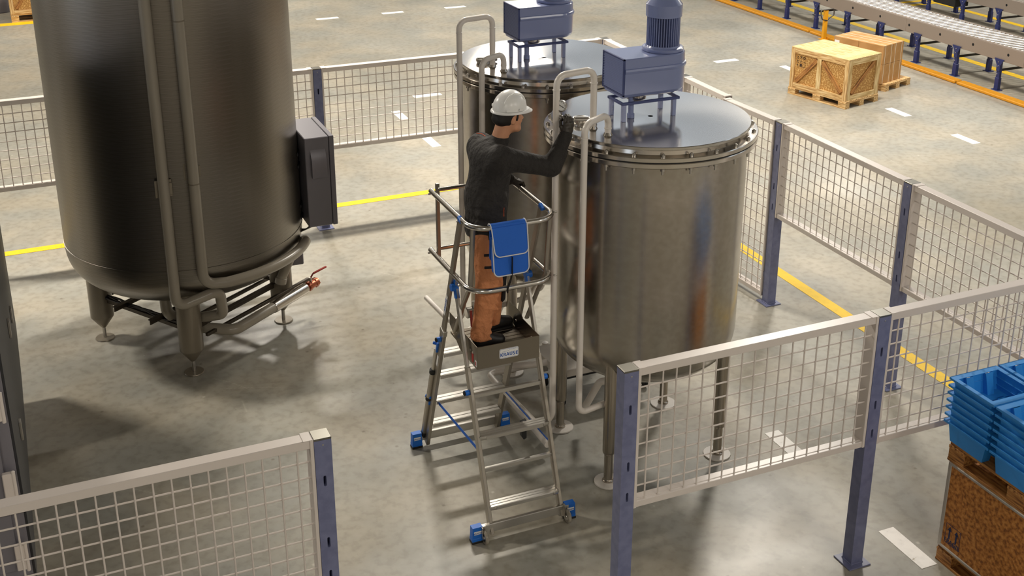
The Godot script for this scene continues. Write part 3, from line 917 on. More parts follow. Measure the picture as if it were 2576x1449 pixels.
func tank_pair(tc: Node3D) -> void:
	var B := Vector3(4.335, 0, -9.40)
	copy(tc, B, 0.0, "stainless mixing tank with flanged lid behind the worker's helmet")
	drive(B, "blue gear motor with louvred end on the mixing tank behind the worker")
	# pressure gauge on a stub of the front overflow pipe
	var a := deg_to_rad(191.0)
	var P := Vector3(4.335, 0, -7.515) + Vector3(cos(a), 0, -sin(a)) * 0.862
	var s0 := Vector3(P.x + 0.012, 2.918, P.z + 0.016)
	var s1 := Vector3(3.536, 2.892, -7.30)
	var g := pb("gauge_stub", MB.new().rod(s0 - Vector3(0, 0, 0.03), s1, 0.017, 20, 0.002), M.zinc, tc)
	g.position = -tc.position
	var kd := (s1 - s0).normalized()
	pb("knob", MB.new().rod(s1 - kd * 0.005, s1 + kd * 0.03, 0.019, 18, 0.004), M.black_rubber, g)
	var gp := s0.lerp(s1, 0.35)
	pb("gauge_stem", MB.new().rod(gp, gp + Vector3(0, 0.045, 0), 0.0045, 8), M.zinc, g)
	var gc := gp + Vector3(0, 0.082, 0)
	var fz := Vector3(-0.72, 0.05, 0.69).normalized()
	var fx := Vector3.UP.cross(fz).normalized()
	var fb := Basis(fx, fz, fx.cross(fz))
	pb("gauge_case", MB.new().lathe([Vector2(0, -0.024), Vector2(0.036, -0.022), Vector2(0.04, -0.018), Vector2(0.041, 0.006), Vector2(0.035, 0.008), Vector2(0.035, 0.0), Vector2(0, 0.0)], 32, gc, fb), M.zinc, g)
	pb("gauge_face", MB.new().lathe([Vector2(0.034, 0.001), Vector2(0.034, 0.002), Vector2(0, 0.002)], 28, gc, fb), M.sticker_white, g)
	var nd := MB.new()
	nd.bar(gc + fb * Vector3(-0.018, 0.003, -0.008), gc + fb * Vector3(0.018, 0.003, 0.010), 0.004, 0.0012, fz, 0.0)
	for k in 7:
		var an := deg_to_rad(-210.0 + 40.0 * k)
		nd.bar(gc + fb * Vector3(cos(an) * 0.026, 0.003, sin(an) * 0.026), gc + fb * Vector3(cos(an) * 0.031, 0.003, sin(an) * 0.031), 0.003, 0.001, fz, 0.0)
	pb("gauge_needle", nd, M.cavity, g)
	# low white skid with castors under the pair
	var k := thing("pump_skid", "low white wheeled skid with pipes under the mixing tanks", "skid", Vector3(4.42, 0, -8.45))
	part("deck", bevel_box(Vector3(0.95, 0.07, 0.5), 0.006), M.foot_white, k, Vector3(0, 0.33, 0))
	part("tray", bevel_box(Vector3(0.9, 0.03, 0.46), 0.004), M.black_steel, k, Vector3(0, 0.28, 0))
	for s in [-0.4, 0.4]:
		for z in [-0.18, 0.18]:
			var w := part("castor", bevel_box(Vector3(0.05, 0.12, 0.05), 0.006), M.zinc, k, Vector3(s, 0.21, z))
			pb("wheel", MB.new().rod(Vector3(-0.014, -0.16, 0), Vector3(0.014, -0.16, 0), 0.05, 20, 0.006), M.black_rubber, w)
	pb("pipe", MB.new().tube(fillet([Vector3(-0.85, 0.10, 0.85), Vector3(-0.85, 0.10, -0.4), Vector3(-0.3, 0.10, -0.4), Vector3(-0.3, 0.3, -0.4)], 0.06, 6), 0.028, 16), M.pipe_white, k)
	pb("pipe", MB.new().tube(fillet([Vector3(-0.93, 0.95, -0.35), Vector3(-0.93, 0.42, -0.35), Vector3(-0.93, 0.34, -0.1), Vector3(-0.6, 0.34, 0.0), Vector3(-0.4, 0.33, 0.0)], 0.07, 6), 0.03, 16), M.pipe_white, k)
	var vv := pb("valve", MB.new().rod(Vector3(-0.97, 0.62, -0.62), Vector3(-0.80, 0.62, -0.62), 0.05, 16, 0.006).rod(Vector3(-0.885, 0.55, -0.62), Vector3(-0.885, 0.72, -0.62), 0.03, 14, 0.004), M.zinc, k)
	pb("lever", MB.new().rod(Vector3(-0.97, 0.70, -0.50), Vector3(-0.98, 0.50, -0.44), 0.012, 12, 0.003), M.red_grip, vv)

# gear housing on a four-legged stand with an upright finned motor
func drive(C: Vector3, label: String) -> void:
	var t := thing("gear_motor", label, "motor", C + Vector3(0, 2.765, 0), 0.0, "gear motors on the mixing tanks")
	for x in [-0.25, 0.165]:
		for z in [-0.145, 0.045]:
			part("leg", bevel_box(Vector3(0.03, 0.13, 0.03), 0.002), M.gear_blue, t, Vector3(x, 0.065, z))
	var fr := MB.new()
	for z in [-0.155, 0.055]:
		fr.bar(Vector3(-0.275, 0.135, z), Vector3(0.205, 0.135, z), 0.02, 0.02)
	for x in [-0.265, 0.195]:
		fr.bar(Vector3(x, 0.135, -0.155), Vector3(x, 0.135, 0.055), 0.02, 0.02)
	pb("frame", fr, M.gear_blue_dark, t)
	pb("output_boss", MB.new().lathe([Vector2(0, 0.10), Vector2(0.05, 0.105), Vector2(0.055, 0.13), Vector2(0.075, 0.14), Vector2(0.075, 0.175)], 28, Vector3(-0.1, 0, -0.05)), M.flange_steel, t)
	# housing: square at the louvre, half round under the motor
	var zc := -0.115
	var hw := 0.168
	var xr := 0.145
	var outline := func(g: float) -> PackedVector2Array:
		var p := PackedVector2Array()
		p.append(Vector2(-0.25, hw + g)); 
		for k in 17:
			var a := PI / 2 - PI * k / 16.0
			p.append(Vector2(xr + cos(a) * (hw + g), sin(a) * (hw + g)))
		p.append(Vector2(-0.25, -hw - g))
		return p
	var flat := Basis(Vector3.RIGHT, Vector3(0, 0, 1), Vector3(0, -1, 0))     # outline plane x,z
	var layers := [[0.165, -0.035], [0.178, -0.014], [0.20, -0.002], [0.352, 0.0], [0.356, 0.008], [0.372, 0.012], [0.386, 0.008], [0.39, -0.001], [0.455, -0.003], [0.463, -0.008]]
	var hs := MB.new()
	for i in layers.size() - 1:
		var lo: PackedVector2Array = outline.call(layers[i][1])
		var hi: PackedVector2Array = outline.call(layers[i + 1][1])
		var m := lo.size()
		for k in m:
			var j := (k + 1) % m
			var a := Vector3(lo[k].x, layers[i][0], zc + lo[k].y)
			var b := Vector3(lo[j].x, layers[i][0], zc + lo[j].y)
			var c := Vector3(hi[j].x, layers[i + 1][0], zc + hi[j].y)
			var d := Vector3(hi[k].x, layers[i + 1][0], zc + hi[k].y)
			var dn := func(q: Vector3) -> Vector3:
				var o := Vector3(0, 0, signf(q.z - zc)) if q.x < xr + 0.001 else Vector3(q.x - xr, 0, q.z - zc).normalized()
				return o
			var up: Vector3 = Vector3.UP * ((layers[i][1] - layers[i + 1][1]) / maxf(0.002, layers[i + 1][0] - layers[i][0]))
			var n1: Vector3 = (dn.call(a) + up).normalized()
			var n2: Vector3 = (dn.call(b) + up).normalized()
			if k == m - 1:
				n1 = Vector3.LEFT; n2 = Vector3.LEFT
			hs.tri(a, b, c, n1, n2, n2)
			hs.tri(a, c, d, n1, n2, n1)
	for e in [[0, Vector3.DOWN], [layers.size() - 1, Vector3.UP]]:
		var o: PackedVector2Array = outline.call(layers[e[0]][1])
		var idx := Geometry2D.triangulate_polygon(o)
		for k in range(0, idx.size(), 3):
			var q := []
			for s in 3:
				q.append(Vector3(o[idx[k + s]].x, layers[e[0]][0], zc + o[idx[k + s]].y))
			hs.tri(q[0], q[1], q[2], e[1], e[1], e[1])
	pb("gear_housing", hs, M.gear_blue, t)
	# louvre on the -x end
	var lv := MB.new()
	for s in [-1.0, 1.0]:
		lv.box(Vector3(0.016, 0.276, 0.012), Vector3(-0.256, 0.325, zc + s * 0.158), Basis(), 0.002)
		lv.box(Vector3(0.016, 0.012, 0.328), Vector3(-0.256, 0.325 + s * 0.132, zc), Basis(), 0.002)
	var frame := pb("louvre_frame", lv, M.gear_blue_dark, t)
	var slat := bevel_box(Vector3(0.013, 0.0025, 0.304), 0.0008)
	for k in 20:
		part("slat", slat, M.gear_blue, frame, Vector3(-0.257, 0.207 + k * 0.0124, zc), Basis(Vector3.BACK, 0.7))
	# motor
	var mc := Vector3(xr, 0, zc)
	pb("motor_flange", MB.new().lathe([Vector2(0.1, 0.462), Vector2(0.15, 0.464), Vector2(0.153, 0.468), Vector2(0.153, 0.484), Vector2(0.148, 0.49), Vector2(0.128, 0.494), Vector2(0.122, 0.505), Vector2(0.1, 0.505)], 48, mc), M.gear_blue, t)
	pb("motor_body", MB.new().lathe([Vector2(0.1, 0.50), Vector2(0.1, 0.74)], 40, mc), M.gear_blue_dark, t)
	var fin := bevel_box(Vector3(0.024, 0.23, 0.006), 0.001)
	for k in 40:
		var a := TAU * k / 40.0
		part("cooling_fin", fin, M.gear_blue, t, mc + Vector3(cos(a) * 0.11, 0.617, sin(a) * 0.11), Basis(Vector3.UP, -a))
	part("terminal_box", bevel_box(Vector3(0.09, 0.13, 0.11), 0.01), M.gear_blue, t, mc + Vector3(0.02, 0.66, -0.13))
	pb("fan_cover", MB.new().lathe([Vector2(0.122, 0.716), Vector2(0.132, 0.718), Vector2(0.133, 0.76), Vector2(0.133, 0.806), Vector2(0.126, 0.814), Vector2(0.098, 0.85), Vector2(0, 0.852)], 48, mc), M.gear_blue, t)

# ---------------------------------------------------------------- platform ladder
const LO := Vector3(3.03, 0, -7.46)

func pw(called: String, mb: MB, m: Material, parent: Node, o := LO) -> MeshInstance3D:   # built in hall coordinates, hung under a thing standing at o
	var p := pb(called, mb, m, parent)
	p.position = -o
	return p

func brand_plate(parent: Node, at: Vector3, bas: Basis, w: float, h: float, txt: float, called := "maker_plate") -> void:
	var pl := part(called, MB.new().ext(oval(w, h, h * 0.16), 0.0016).mesh(), M.sticker_white, parent, at, bas)
	part("lettering", text_mesh("KRAUSE", txt, 0.0006), M.sticker_blue, pl, Vector3(0, -h * 0.12, 0.0012))
	if w > 0.08:
		var o := oval(w - 0.008, h - 0.008, h * 0.13)
		var mb := MB.new()
		for i in o.size():
			var a := o[i]
			var b := o[(i + 1) % o.size()]
			mb.bar(Vector3(a.x, a.y, 0.001), Vector3(b.x, b.y, 0.001), 0.0008, 0.0014, Vector3.UP, 0.0)
		pb("border", mb, M.sticker_blue, pl)
		pb("skyline_rule", MB.new().tube([Vector3(-w * 0.38, h * 0.18, 0.001), Vector3(-w * 0.02, h * 0.24, 0.001), Vector3(w * 0.02, h * 0.34, 0.001), Vector3(w * 0.38, h * 0.36, 0.001)], 0.0008, 5), M.sticker_blue, pl)

func ladder() -> void:
	var t := thing("platform_ladder", "aluminium platform ladder with blue feet that the worker stands on", "ladder", LO)
	var kf := -0.65 / 1.68
	var kr := 0.85 / 2.25
	var F := func(x: float, y: float) -> Vector3: return Vector3(x, y, -6.785 + kf * y)
	var Rr := func(x: float, y: float) -> Vector3: return Vector3(x, y, -8.135 + kr * y)
	var fdir := Vector3(0, 1, kf).normalized()
	var rdir := Vector3(0, 1, kr).normalized()
	for s in [-1.0, 1.0]:
		var xf: float = 3.0325 + 0.2775 * s
		var xr: float = 3.04 + 0.305 * s
		var side := Vector3(s, 0, 0)
		# lower and upper sections of the front stile, channel shaped
		var mb := MB.new().bar(F.call(xf, 0.03), F.call(xf, 1.16), 0.024, 0.062, fdir.cross(Vector3.RIGHT), 0.002)
		mb.bar(F.call(xf - 0.014 * s, 0.03), F.call(xf - 0.014 * s, 1.16), 0.012, 0.022, fdir.cross(Vector3.RIGHT), 0.002)
		pw("front_stile", mb, M.aluminium_matt, t)
		pw("front_stile", MB.new().bar(F.call(xf, 1.14), F.call(xf, 1.74), 0.02, 0.05, fdir.cross(Vector3.RIGHT), 0.002), M.aluminium, t)
		pw("rear_stile", MB.new().bar(Rr.call(xr, 0.03), Rr.call(xr, 1.26), 0.028, 0.066, rdir.cross(Vector3.RIGHT), 0.002), M.aluminium_matt, t)
		pw("rear_stile", MB.new().bar(Rr.call(xr, 1.24), Rr.call(xr, 2.28), 0.022, 0.052, rdir.cross(Vector3.RIGHT), 0.002), M.aluminium_matt, t)
		pw("stile_cap", MB.new().bar(Rr.call(xr, 2.272), Rr.call(xr, 2.30), 0.027, 0.058, rdir.cross(Vector3.RIGHT), 0.004), M.blue_plastic, t)
		pw("hinge", MB.new().rod(F.call(xf, 1.70) - side * 0.016, F.call(xf, 1.70) + side * 0.038, 0.028, 20, 0.003).bar(F.call(xf, 1.62), F.call(xf, 1.76), 0.03, 0.05, fdir.cross(Vector3.RIGHT), 0.006), M.blue_plastic, t)
		pw("stile_collar", MB.new().bar(Rr.call(xr, 1.22), Rr.call(xr, 1.27), 0.034, 0.074, rdir.cross(Vector3.RIGHT), 0.003), M.aluminium, t)
		# clamping knobs
		for q in [Rr.call(xr, 1.17), F.call(xf, 0.99)]:
			var kn := pw("knob", MB.new().rod(q + side * 0.012, q + side * 0.045, 0.021, 9, 0.004), M.blue_plastic, t)
			pb("insert", MB.new().rod(q + side * 0.044, q + side * 0.056, 0.019, 18, 0.004), M.black_rubber, kn)
		# telescopic stabiliser tube on the rear stile
		var off := Vector3(0.02 * s, 0, -0.045)
		var a: Vector3 = Rr.call(xr, 0.09) + off
		var b: Vector3 = Rr.call(xr, 0.80) + off
		pw("stabiliser_tube", MB.new().rod(a, b, 0.022, 20, 0.002), M.aluminium_matt, t)
		pw("stabiliser_rod", MB.new().rod(b - rdir * 0.05, b + rdir * 0.27, 0.015, 16, 0.002), M.aluminium, t)
		for q in [[a - rdir * 0.01, a + rdir * 0.04], [b - rdir * 0.32, b - rdir * 0.29], [b - rdir * 0.01, b + rdir * 0.03]]:
			pw("tube_collar", MB.new().rod(q[0], q[1], 0.027, 18, 0.003), M.black_rubber, t)
		for q in [0.50, 1.07]:
			var bb: Vector3 = Rr.call(xr, q) + Vector3(0.012 * s, 0, -0.03)
			pw("tube_bracket", MB.new().bar(bb - rdir * 0.05, bb + rdir * 0.05, 0.03, 0.022, rdir.cross(Vector3.RIGHT), 0.004).rod(bb + Vector3(0, 0.02, -0.02), bb + Vector3(0.03 * s, 0.03, -0.03), 0.012, 12, 0.003), M.blue_plastic, t)
		# safety strap between front and rear stile
		var sa: Vector3 = Rr.call(xr - 0.03 * s, 0.50)
		var sb: Vector3 = F.call(xf - 0.02 * s, 0.56)
		pw("safety_strap", MB.new().bar(sa, sb, 0.022, 0.0025, Vector3(s, 0.2, 0), 0.0), M.strap_blue, t)
	# front steps: deep treads and plain rungs by turns
	for q in [[0.215, 0.085, 1], [0.46, 0.034, 0], [0.688, 0.085, 1], [0.96, 0.034, 0]]:
		var y: float = q[0]
		var z: float = -6.785 + kf * y
		var d: float = q[1]
		var mb := MB.new()
		if q[2] == 1:
			for k in 3:
				mb.box(Vector3(0.53, 0.01, d / 3 - 0.003), Vector3(3.0325, y + 0.012, z + 0.045 - d / 6 - d / 3 * k), Basis(), 0.002)
			mb.box(Vector3(0.45, 0.03, 0.008), Vector3(3.0325, y, z + 0.043), Basis(), 0.003)
			for s in [-1.0, 1.0]:
				mb.tube(fillet([Vector3(3.0325 + s * 0.225, y, z + 0.043), Vector3(3.0325 + s * 0.27, y, z + 0.035), Vector3(3.0325 + s * 0.285, y, z + 0.005)], 0.02, 4), 0.015, 8, false, true, 0.004)
		else:
			mb.box(Vector3(0.54, 0.032, 0.03), Vector3(3.0325, y, z + 0.0), Basis(), 0.004)
		pw("tread" if q[2] == 1 else "rung", mb, M.aluminium, t)
	for y in [0.26, 0.52, 0.80, 1.03]:
		var z: float = -8.135 + kr * y
		var mb := MB.new()
		for k in 2:
			mb.box(Vector3(0.585, 0.012, 0.038), Vector3(3.04, y, z - 0.022 + 0.042 * k), Basis(), 0.002)
		mb.box(Vector3(0.585, 0.03, 0.006), Vector3(3.04, y - 0.012, z + 0.042), Basis(), 0.002)
		pw("rear_tread", mb, M.aluminium, t)
	# base bars with blue feet
	for q in [[-6.80, 2.60, 3.41, 1], [-8.14, 2.61, 3.46, 0]]:
		var z: float = q[0]
		pw("base_bar", MB.new().box(Vector3(q[2] - q[1] - 0.06, 0.07, 0.03), Vector3((q[1] + q[2]) / 2, 0.085, z), Basis(), 0.004), M.aluminium, t)
		for s in [0, 1]:
			var x: float = q[1] + 0.04 if s == 0 else q[2] - 0.04
			var ft := pw("foot", MB.new().ext(PackedVector2Array([Vector2(-0.042, 0.018), Vector2(0.042, 0.018), Vector2(0.038, 0.132), Vector2(-0.038, 0.132)]), 0.05, Vector3(x, 0, z + 0.006)).box(Vector3(0.086, 0.028, 0.058), Vector3(x, 0.03, z + 0.006), Basis(), 0.004), M.blue_plastic, t)
			pb("rubber_sole", MB.new().box(Vector3(0.09, 0.018, 0.062), Vector3(x, 0.009, z + 0.006), Basis(), 0.003), M.black_rubber, ft)
			brand_plate(ft, Vector3(x, 0.088, z + 0.0325), Basis(), 0.058, 0.026, 0.0125, "sticker")
		if q[3] == 1:
			for x in [2.688, 3.335]:
				var br := pw("castor_bracket", MB.new().box(Vector3(0.006, 0.09, 0.04), Vector3(x - 0.018, 0.085, z + 0.035), Basis(), 0.002).box(Vector3(0.04, 0.03, 0.03), Vector3(x, 0.115, z + 0.02), Basis(), 0.003), M.zinc, t)
				pb("tyre", MB.new().lathe([Vector2(0.03, -0.013), Vector2(0.045, -0.013), Vector2(0.051, -0.007), Vector2(0.052, 0.0), Vector2(0.051, 0.007), Vector2(0.045, 0.013), Vector2(0.03, 0.013)], 32, Vector3(x, 0.052, z + 0.055), Basis(Vector3.UP, Vector3.RIGHT, Vector3.FORWARD)), M.pipe_grey, br)
				pb("rim", MB.new().lathe([Vector2(0, -0.016), Vector2(0.012, -0.016), Vector2(0.014, -0.012), Vector2(0.034, -0.012), Vector2(0.034, 0.012), Vector2(0.014, 0.012), Vector2(0.012, 0.016), Vector2(0, 0.016)], 28, Vector3(x, 0.052, z + 0.055), Basis(Vector3.UP, Vector3.RIGHT, Vector3.FORWARD)), M.zinc, br)
	pw("catch_lever", MB.new().ext(PackedVector2Array([Vector2(-0.02, 0.0), Vector2(0.02, 0.01), Vector2(0.022, -0.14), Vector2(0.0, -0.15), Vector2(-0.018, -0.12)]), 0.03, Vector3(3.135, 0.70, -7.10)), M.black_rubber, t)
	# platform with toe boards on three sides
	var x0 := 2.785
	var x1 := 3.262
	var z0 := -7.66
	var z1 := -7.11
	var deck := MB.new()
	for k in 11:
		deck.box(Vector3(x1 - x0 - 0.004, 0.02, 0.046), Vector3((x0 + x1) / 2, 1.23, z1 - 0.026 - k * 0.05), Basis(), 0.003)
	pw("platform_deck", deck, M.checker, t)
	pw("toe_board", MB.new().box(Vector3(x1 - x0, 0.176, 0.004), Vector3((x0 + x1) / 2, 1.280, z1), Basis(), 0.0015), M.checker, t)
	for x in [x0, x1]:
		var prf := PackedVector2Array([Vector2(z1, 1.192), Vector2(z1, 1.368), Vector2(-7.40, 1.368), Vector2(-7.44, 1.40), Vector2(z0, 1.40), Vector2(z0, 1.30), Vector2(-7.45, 1.19)])
		pw("toe_board", MB.new().ext(prf, 0.004, Vector3(x, 0, 0), Basis(Vector3(0, 0, 1), Vector3.UP, Vector3.LEFT)), M.checker, t)
		for q in [Vector2(1.30, -7.52), Vector2(1.29, -7.24), Vector2(1.29, -7.19)]:
			pw("toe_bolt", MB.new().rod(Vector3(x - 0.006, q.x, q.y), Vector3(x + 0.006, q.x, q.y), 0.009, 10, 0.002), M.zinc, t)
	brand_plate(t, Vector3(3.026, 1.281, z1 + 0.0035) - LO, Basis(), 0.148, 0.075, 0.027)
	pw("warning_sticker", MB.new().box(Vector3(0.002, 0.045, 0.03), Vector3(x0 - 0.003, 1.232, z1 - 0.022), Basis(), 0.0), M.sticker_white, t)
	pw("warning_symbol", MB.new().box(Vector3(0.002, 0.028, 0.014), Vector3(x0 - 0.0045, 1.232, z1 - 0.022), Basis(), 0.0), M.sticker_red, t)
	pw("warning_sticker", MB.new().box(Vector3(0.002, 0.07, 0.03), Vector3(x0 - 0.003, 1.25, z1 - 0.085), Basis(), 0.0), M.sticker_red, t)
	var q0: Vector3 = Rr.call(2.735, 1.52)
	var lb := Basis(Vector3.UP, 0.0)
	pw("stile_sticker", MB.new().bar(Rr.call(2.7195, 1.42), Rr.call(2.7195, 1.60), 0.0015, 0.034, rdir.cross(Vector3.RIGHT), 0.0), M.sticker_white, t)
	var yv := rdir
	var zv := Vector3.LEFT
	part("stile_lettering", text_mesh("KRAUSE", 0.024, 0.0006), M.sticker_blue, t, Rr.call(2.7184, 1.51) - LO, Basis(yv, zv.cross(yv), zv))
	pw("stile_sticker", MB.new().bar(Rr.call(2.7195, 0.90), Rr.call(2.7195, 1.0), 0.0015, 0.026, rdir.cross(Vector3.RIGHT), 0.0), M.sticker_white, t)
	# guard rails: two rounded loops, square posts and the bar closing the back
	for q in [[2.283, 2.742, 3.368, -7.045, -7.89], [1.80, 2.742, 3.375, -7.085, -7.93]]:
		var y: float = q[0]
		var pts := fillet([Vector3(q[1], y, q[4]), Vector3(q[1], y, q[3]), Vector3(q[2], y, q[3]), Vector3(q[2], y, q[4])], 0.15, 9)
		pw("guard_rail", MB.new().tube(pts, 0.0195, 20), M.tube_alu, t)
		for s in [q[1], q[2]]:
			pw("rail_plug", MB.new().rod(Vector3(s, y, q[4] - 0.004), Vector3(s, y, q[4] + 0.004), 0.0185, 16, 0.002), M.black_rubber, t)
		for w in [Vector3(q[1] - 0.02, y - 0.012, -7.28), Vector3(q[2] + 0.018, y + 0.01, -7.13), Vector3(q[1] - 0.016, y - 0.015, q[4] + 0.02)]:
			pw("rail_bolt", MB.new().rod(w + Vector3(-0.012, 0, 0), w + Vector3(0.012, 0, 0), 0.008, 8, 0.002), M.zinc, t)
		var zb: float = q[4] + 0.03
		pw("closing_bar", MB.new().rod(Vector3(2.79, y + 0.012, zb), Vector3(3.35, y + 0.012, zb), 0.015, 16, 0.002), M.tube_alu, t)
	pw("gate_post", MB.new().box(Vector3(0.026, 0.60, 0.03), Vector3(2.79, 2.035, -7.885), Basis(), 0.003), M.aluminium_matt, t)
	for x in [2.775, 3.352]:
		# uprights from the platform to the front of the loops
		pw("rail_upright", MB.new().tube(fillet([Vector3(x, 1.30, -7.53), Vector3(x, 1.62, -7.33), Vector3(x, 1.80, -7.20), Vector3(x, 2.27, -7.14)], 0.1, 5), 0.012, 8, false, true, 0.02), M.aluminium_matt, t)

# ---------------------------------------------------------------- tool bag on the front rail
func bag() -> void:
	var O := Vector3(2.99, 0, -7.045)
	var t := thing("tool_bag", "blue tool bag with white edging slung over the ladder's guard rail", "bag", O)
	var yr := 2.283
	var sheet := func(w0: float, w1: float, y0: float, y1: float, z0: float, z1: float, rad: float, thick: float) -> MB:
		# hanging flap between two heights, rounded at the bottom
		var poly := PackedVector2Array([Vector2(-w0 / 2, y0), Vector2(w0 / 2, y0)])
		for k in 7:
			var a := -PI / 2 * k / 6.0
			poly.append(Vector2(w1 / 2 - rad + cos(a) * rad, y1 + rad + sin(a) * rad))
		for k in 7:
			var a := -PI / 2 - PI / 2 * k / 6.0
			poly.append(Vector2(-w1 / 2 + rad + cos(a) * rad, y1 + rad + sin(a) * rad))
		var up := Vector3(0, y0 - y1, z0 - z1).normalized()
		var bas := Basis(Vector3.RIGHT, up, Vector3.RIGHT.cross(up))
		var f := (y0 - y1) / up.y
		var pp := PackedVector2Array()
		for q in poly:
			pp.append(Vector2(q.x, (q.y - y1) / (y0 - y1) * f))
		return MB.new().ext(pp, thick, Vector3(0, y1, z1), bas)
	var edge := func(w0: float, w1: float, y0: float, y1: float, z0: float, z1: float, rad: float) -> Array:
		var pts := [Vector3(-w0 / 2, y0, z0)]
		for k in 7:
			var a := PI + PI / 2 * k / 6.0
			var y: float = y1 + rad + sin(a) * rad
			pts.append(Vector3(-w1 / 2 + rad + cos(a) * rad, y, lerpf(z1, z0, (y - y1) / (y0 - y1))))
		for k in 7:
			var a := -PI / 2 + PI / 2 * k / 6.0
			var y: float = y1 + rad + sin(a) * rad
			pts.append(Vector3(w1 / 2 - rad + cos(a) * rad, y, lerpf(z1, z0, (y - y1) / (y0 - y1))))
		pts.append(Vector3(w0 / 2, y0, z0))
		return pts
	# saddle over the rail
	var sd := MB.new()
	var prev := []
	for k in 13:
		var a := PI * k / 12.0
		prev.append(Vector3(0, yr + 0.004 + sin(a) * 0.026, cos(a) * 0.03 - 0.006))
	for k in 12:
		var n := Vector3(0, sin(PI * (k + 0.5) / 12.0), cos(PI * (k + 0.5) / 12.0))
		var p: Vector3 = prev[k]
		var q: Vector3 = prev[k + 1]
		sd.quad(Vector3(-0.129, p.y, p.z), Vector3(0.129, p.y, p.z), Vector3(0.129, q.y, q.z), Vector3(-0.129, q.y, q.z), n)
	pb("saddle", sd, M.bag_blue, t)
	for s in [-0.129, 0.129]:
		var pts := []
		for p in prev:
			pts.append(Vector3(s, p.y, p.z))
		pb("edging", MB.new().tube(pts, 0.004, 6), M.bag_edge, t)
	pb("rear_flap", sheet.call(0.23, 0.23, 2.29, 2.02, -0.038, -0.05, 0.03, 0.006), M.bag_blue, t)
	# pouch body and its lid
	pb("pouch", sheet.call(0.258, 0.256, 2.22, 1.955, 0.02, 0.05, 0.04, 0.045), M.bag_blue, t)
	pb("edging", MB.new().tube(edge.call(0.26, 0.258, 2.22, 1.953, 0.046, 0.075, 0.04), 0.0045, 6), M.bag_edge, t)
	pb("lid_flap", sheet.call(0.258, 0.246, 2.292, 2.10, 0.026, 0.074, 0.04, 0.007), M.bag_blue, t)
	pb("edging", MB.new().tube(edge.call(0.26, 0.248, 2.29, 2.098, 0.032, 0.08, 0.04), 0.0045, 6), M.bag_edge, t)
	# strap round the lower rail
	pb("buckle_strap", MB.new().tube([Vector3(0.0, 2.085, 0.08), Vector3(0.0, 1.97, 0.08), Vector3(0.004, 1.90, 0.045), Vector3(0.008, 1.82, -0.012), Vector3(0.008, 1.785, -0.018), Vector3(0.008, 1.776, -0.035)], 0.0028, 6, false, true, 0.013), M.webbing, t)

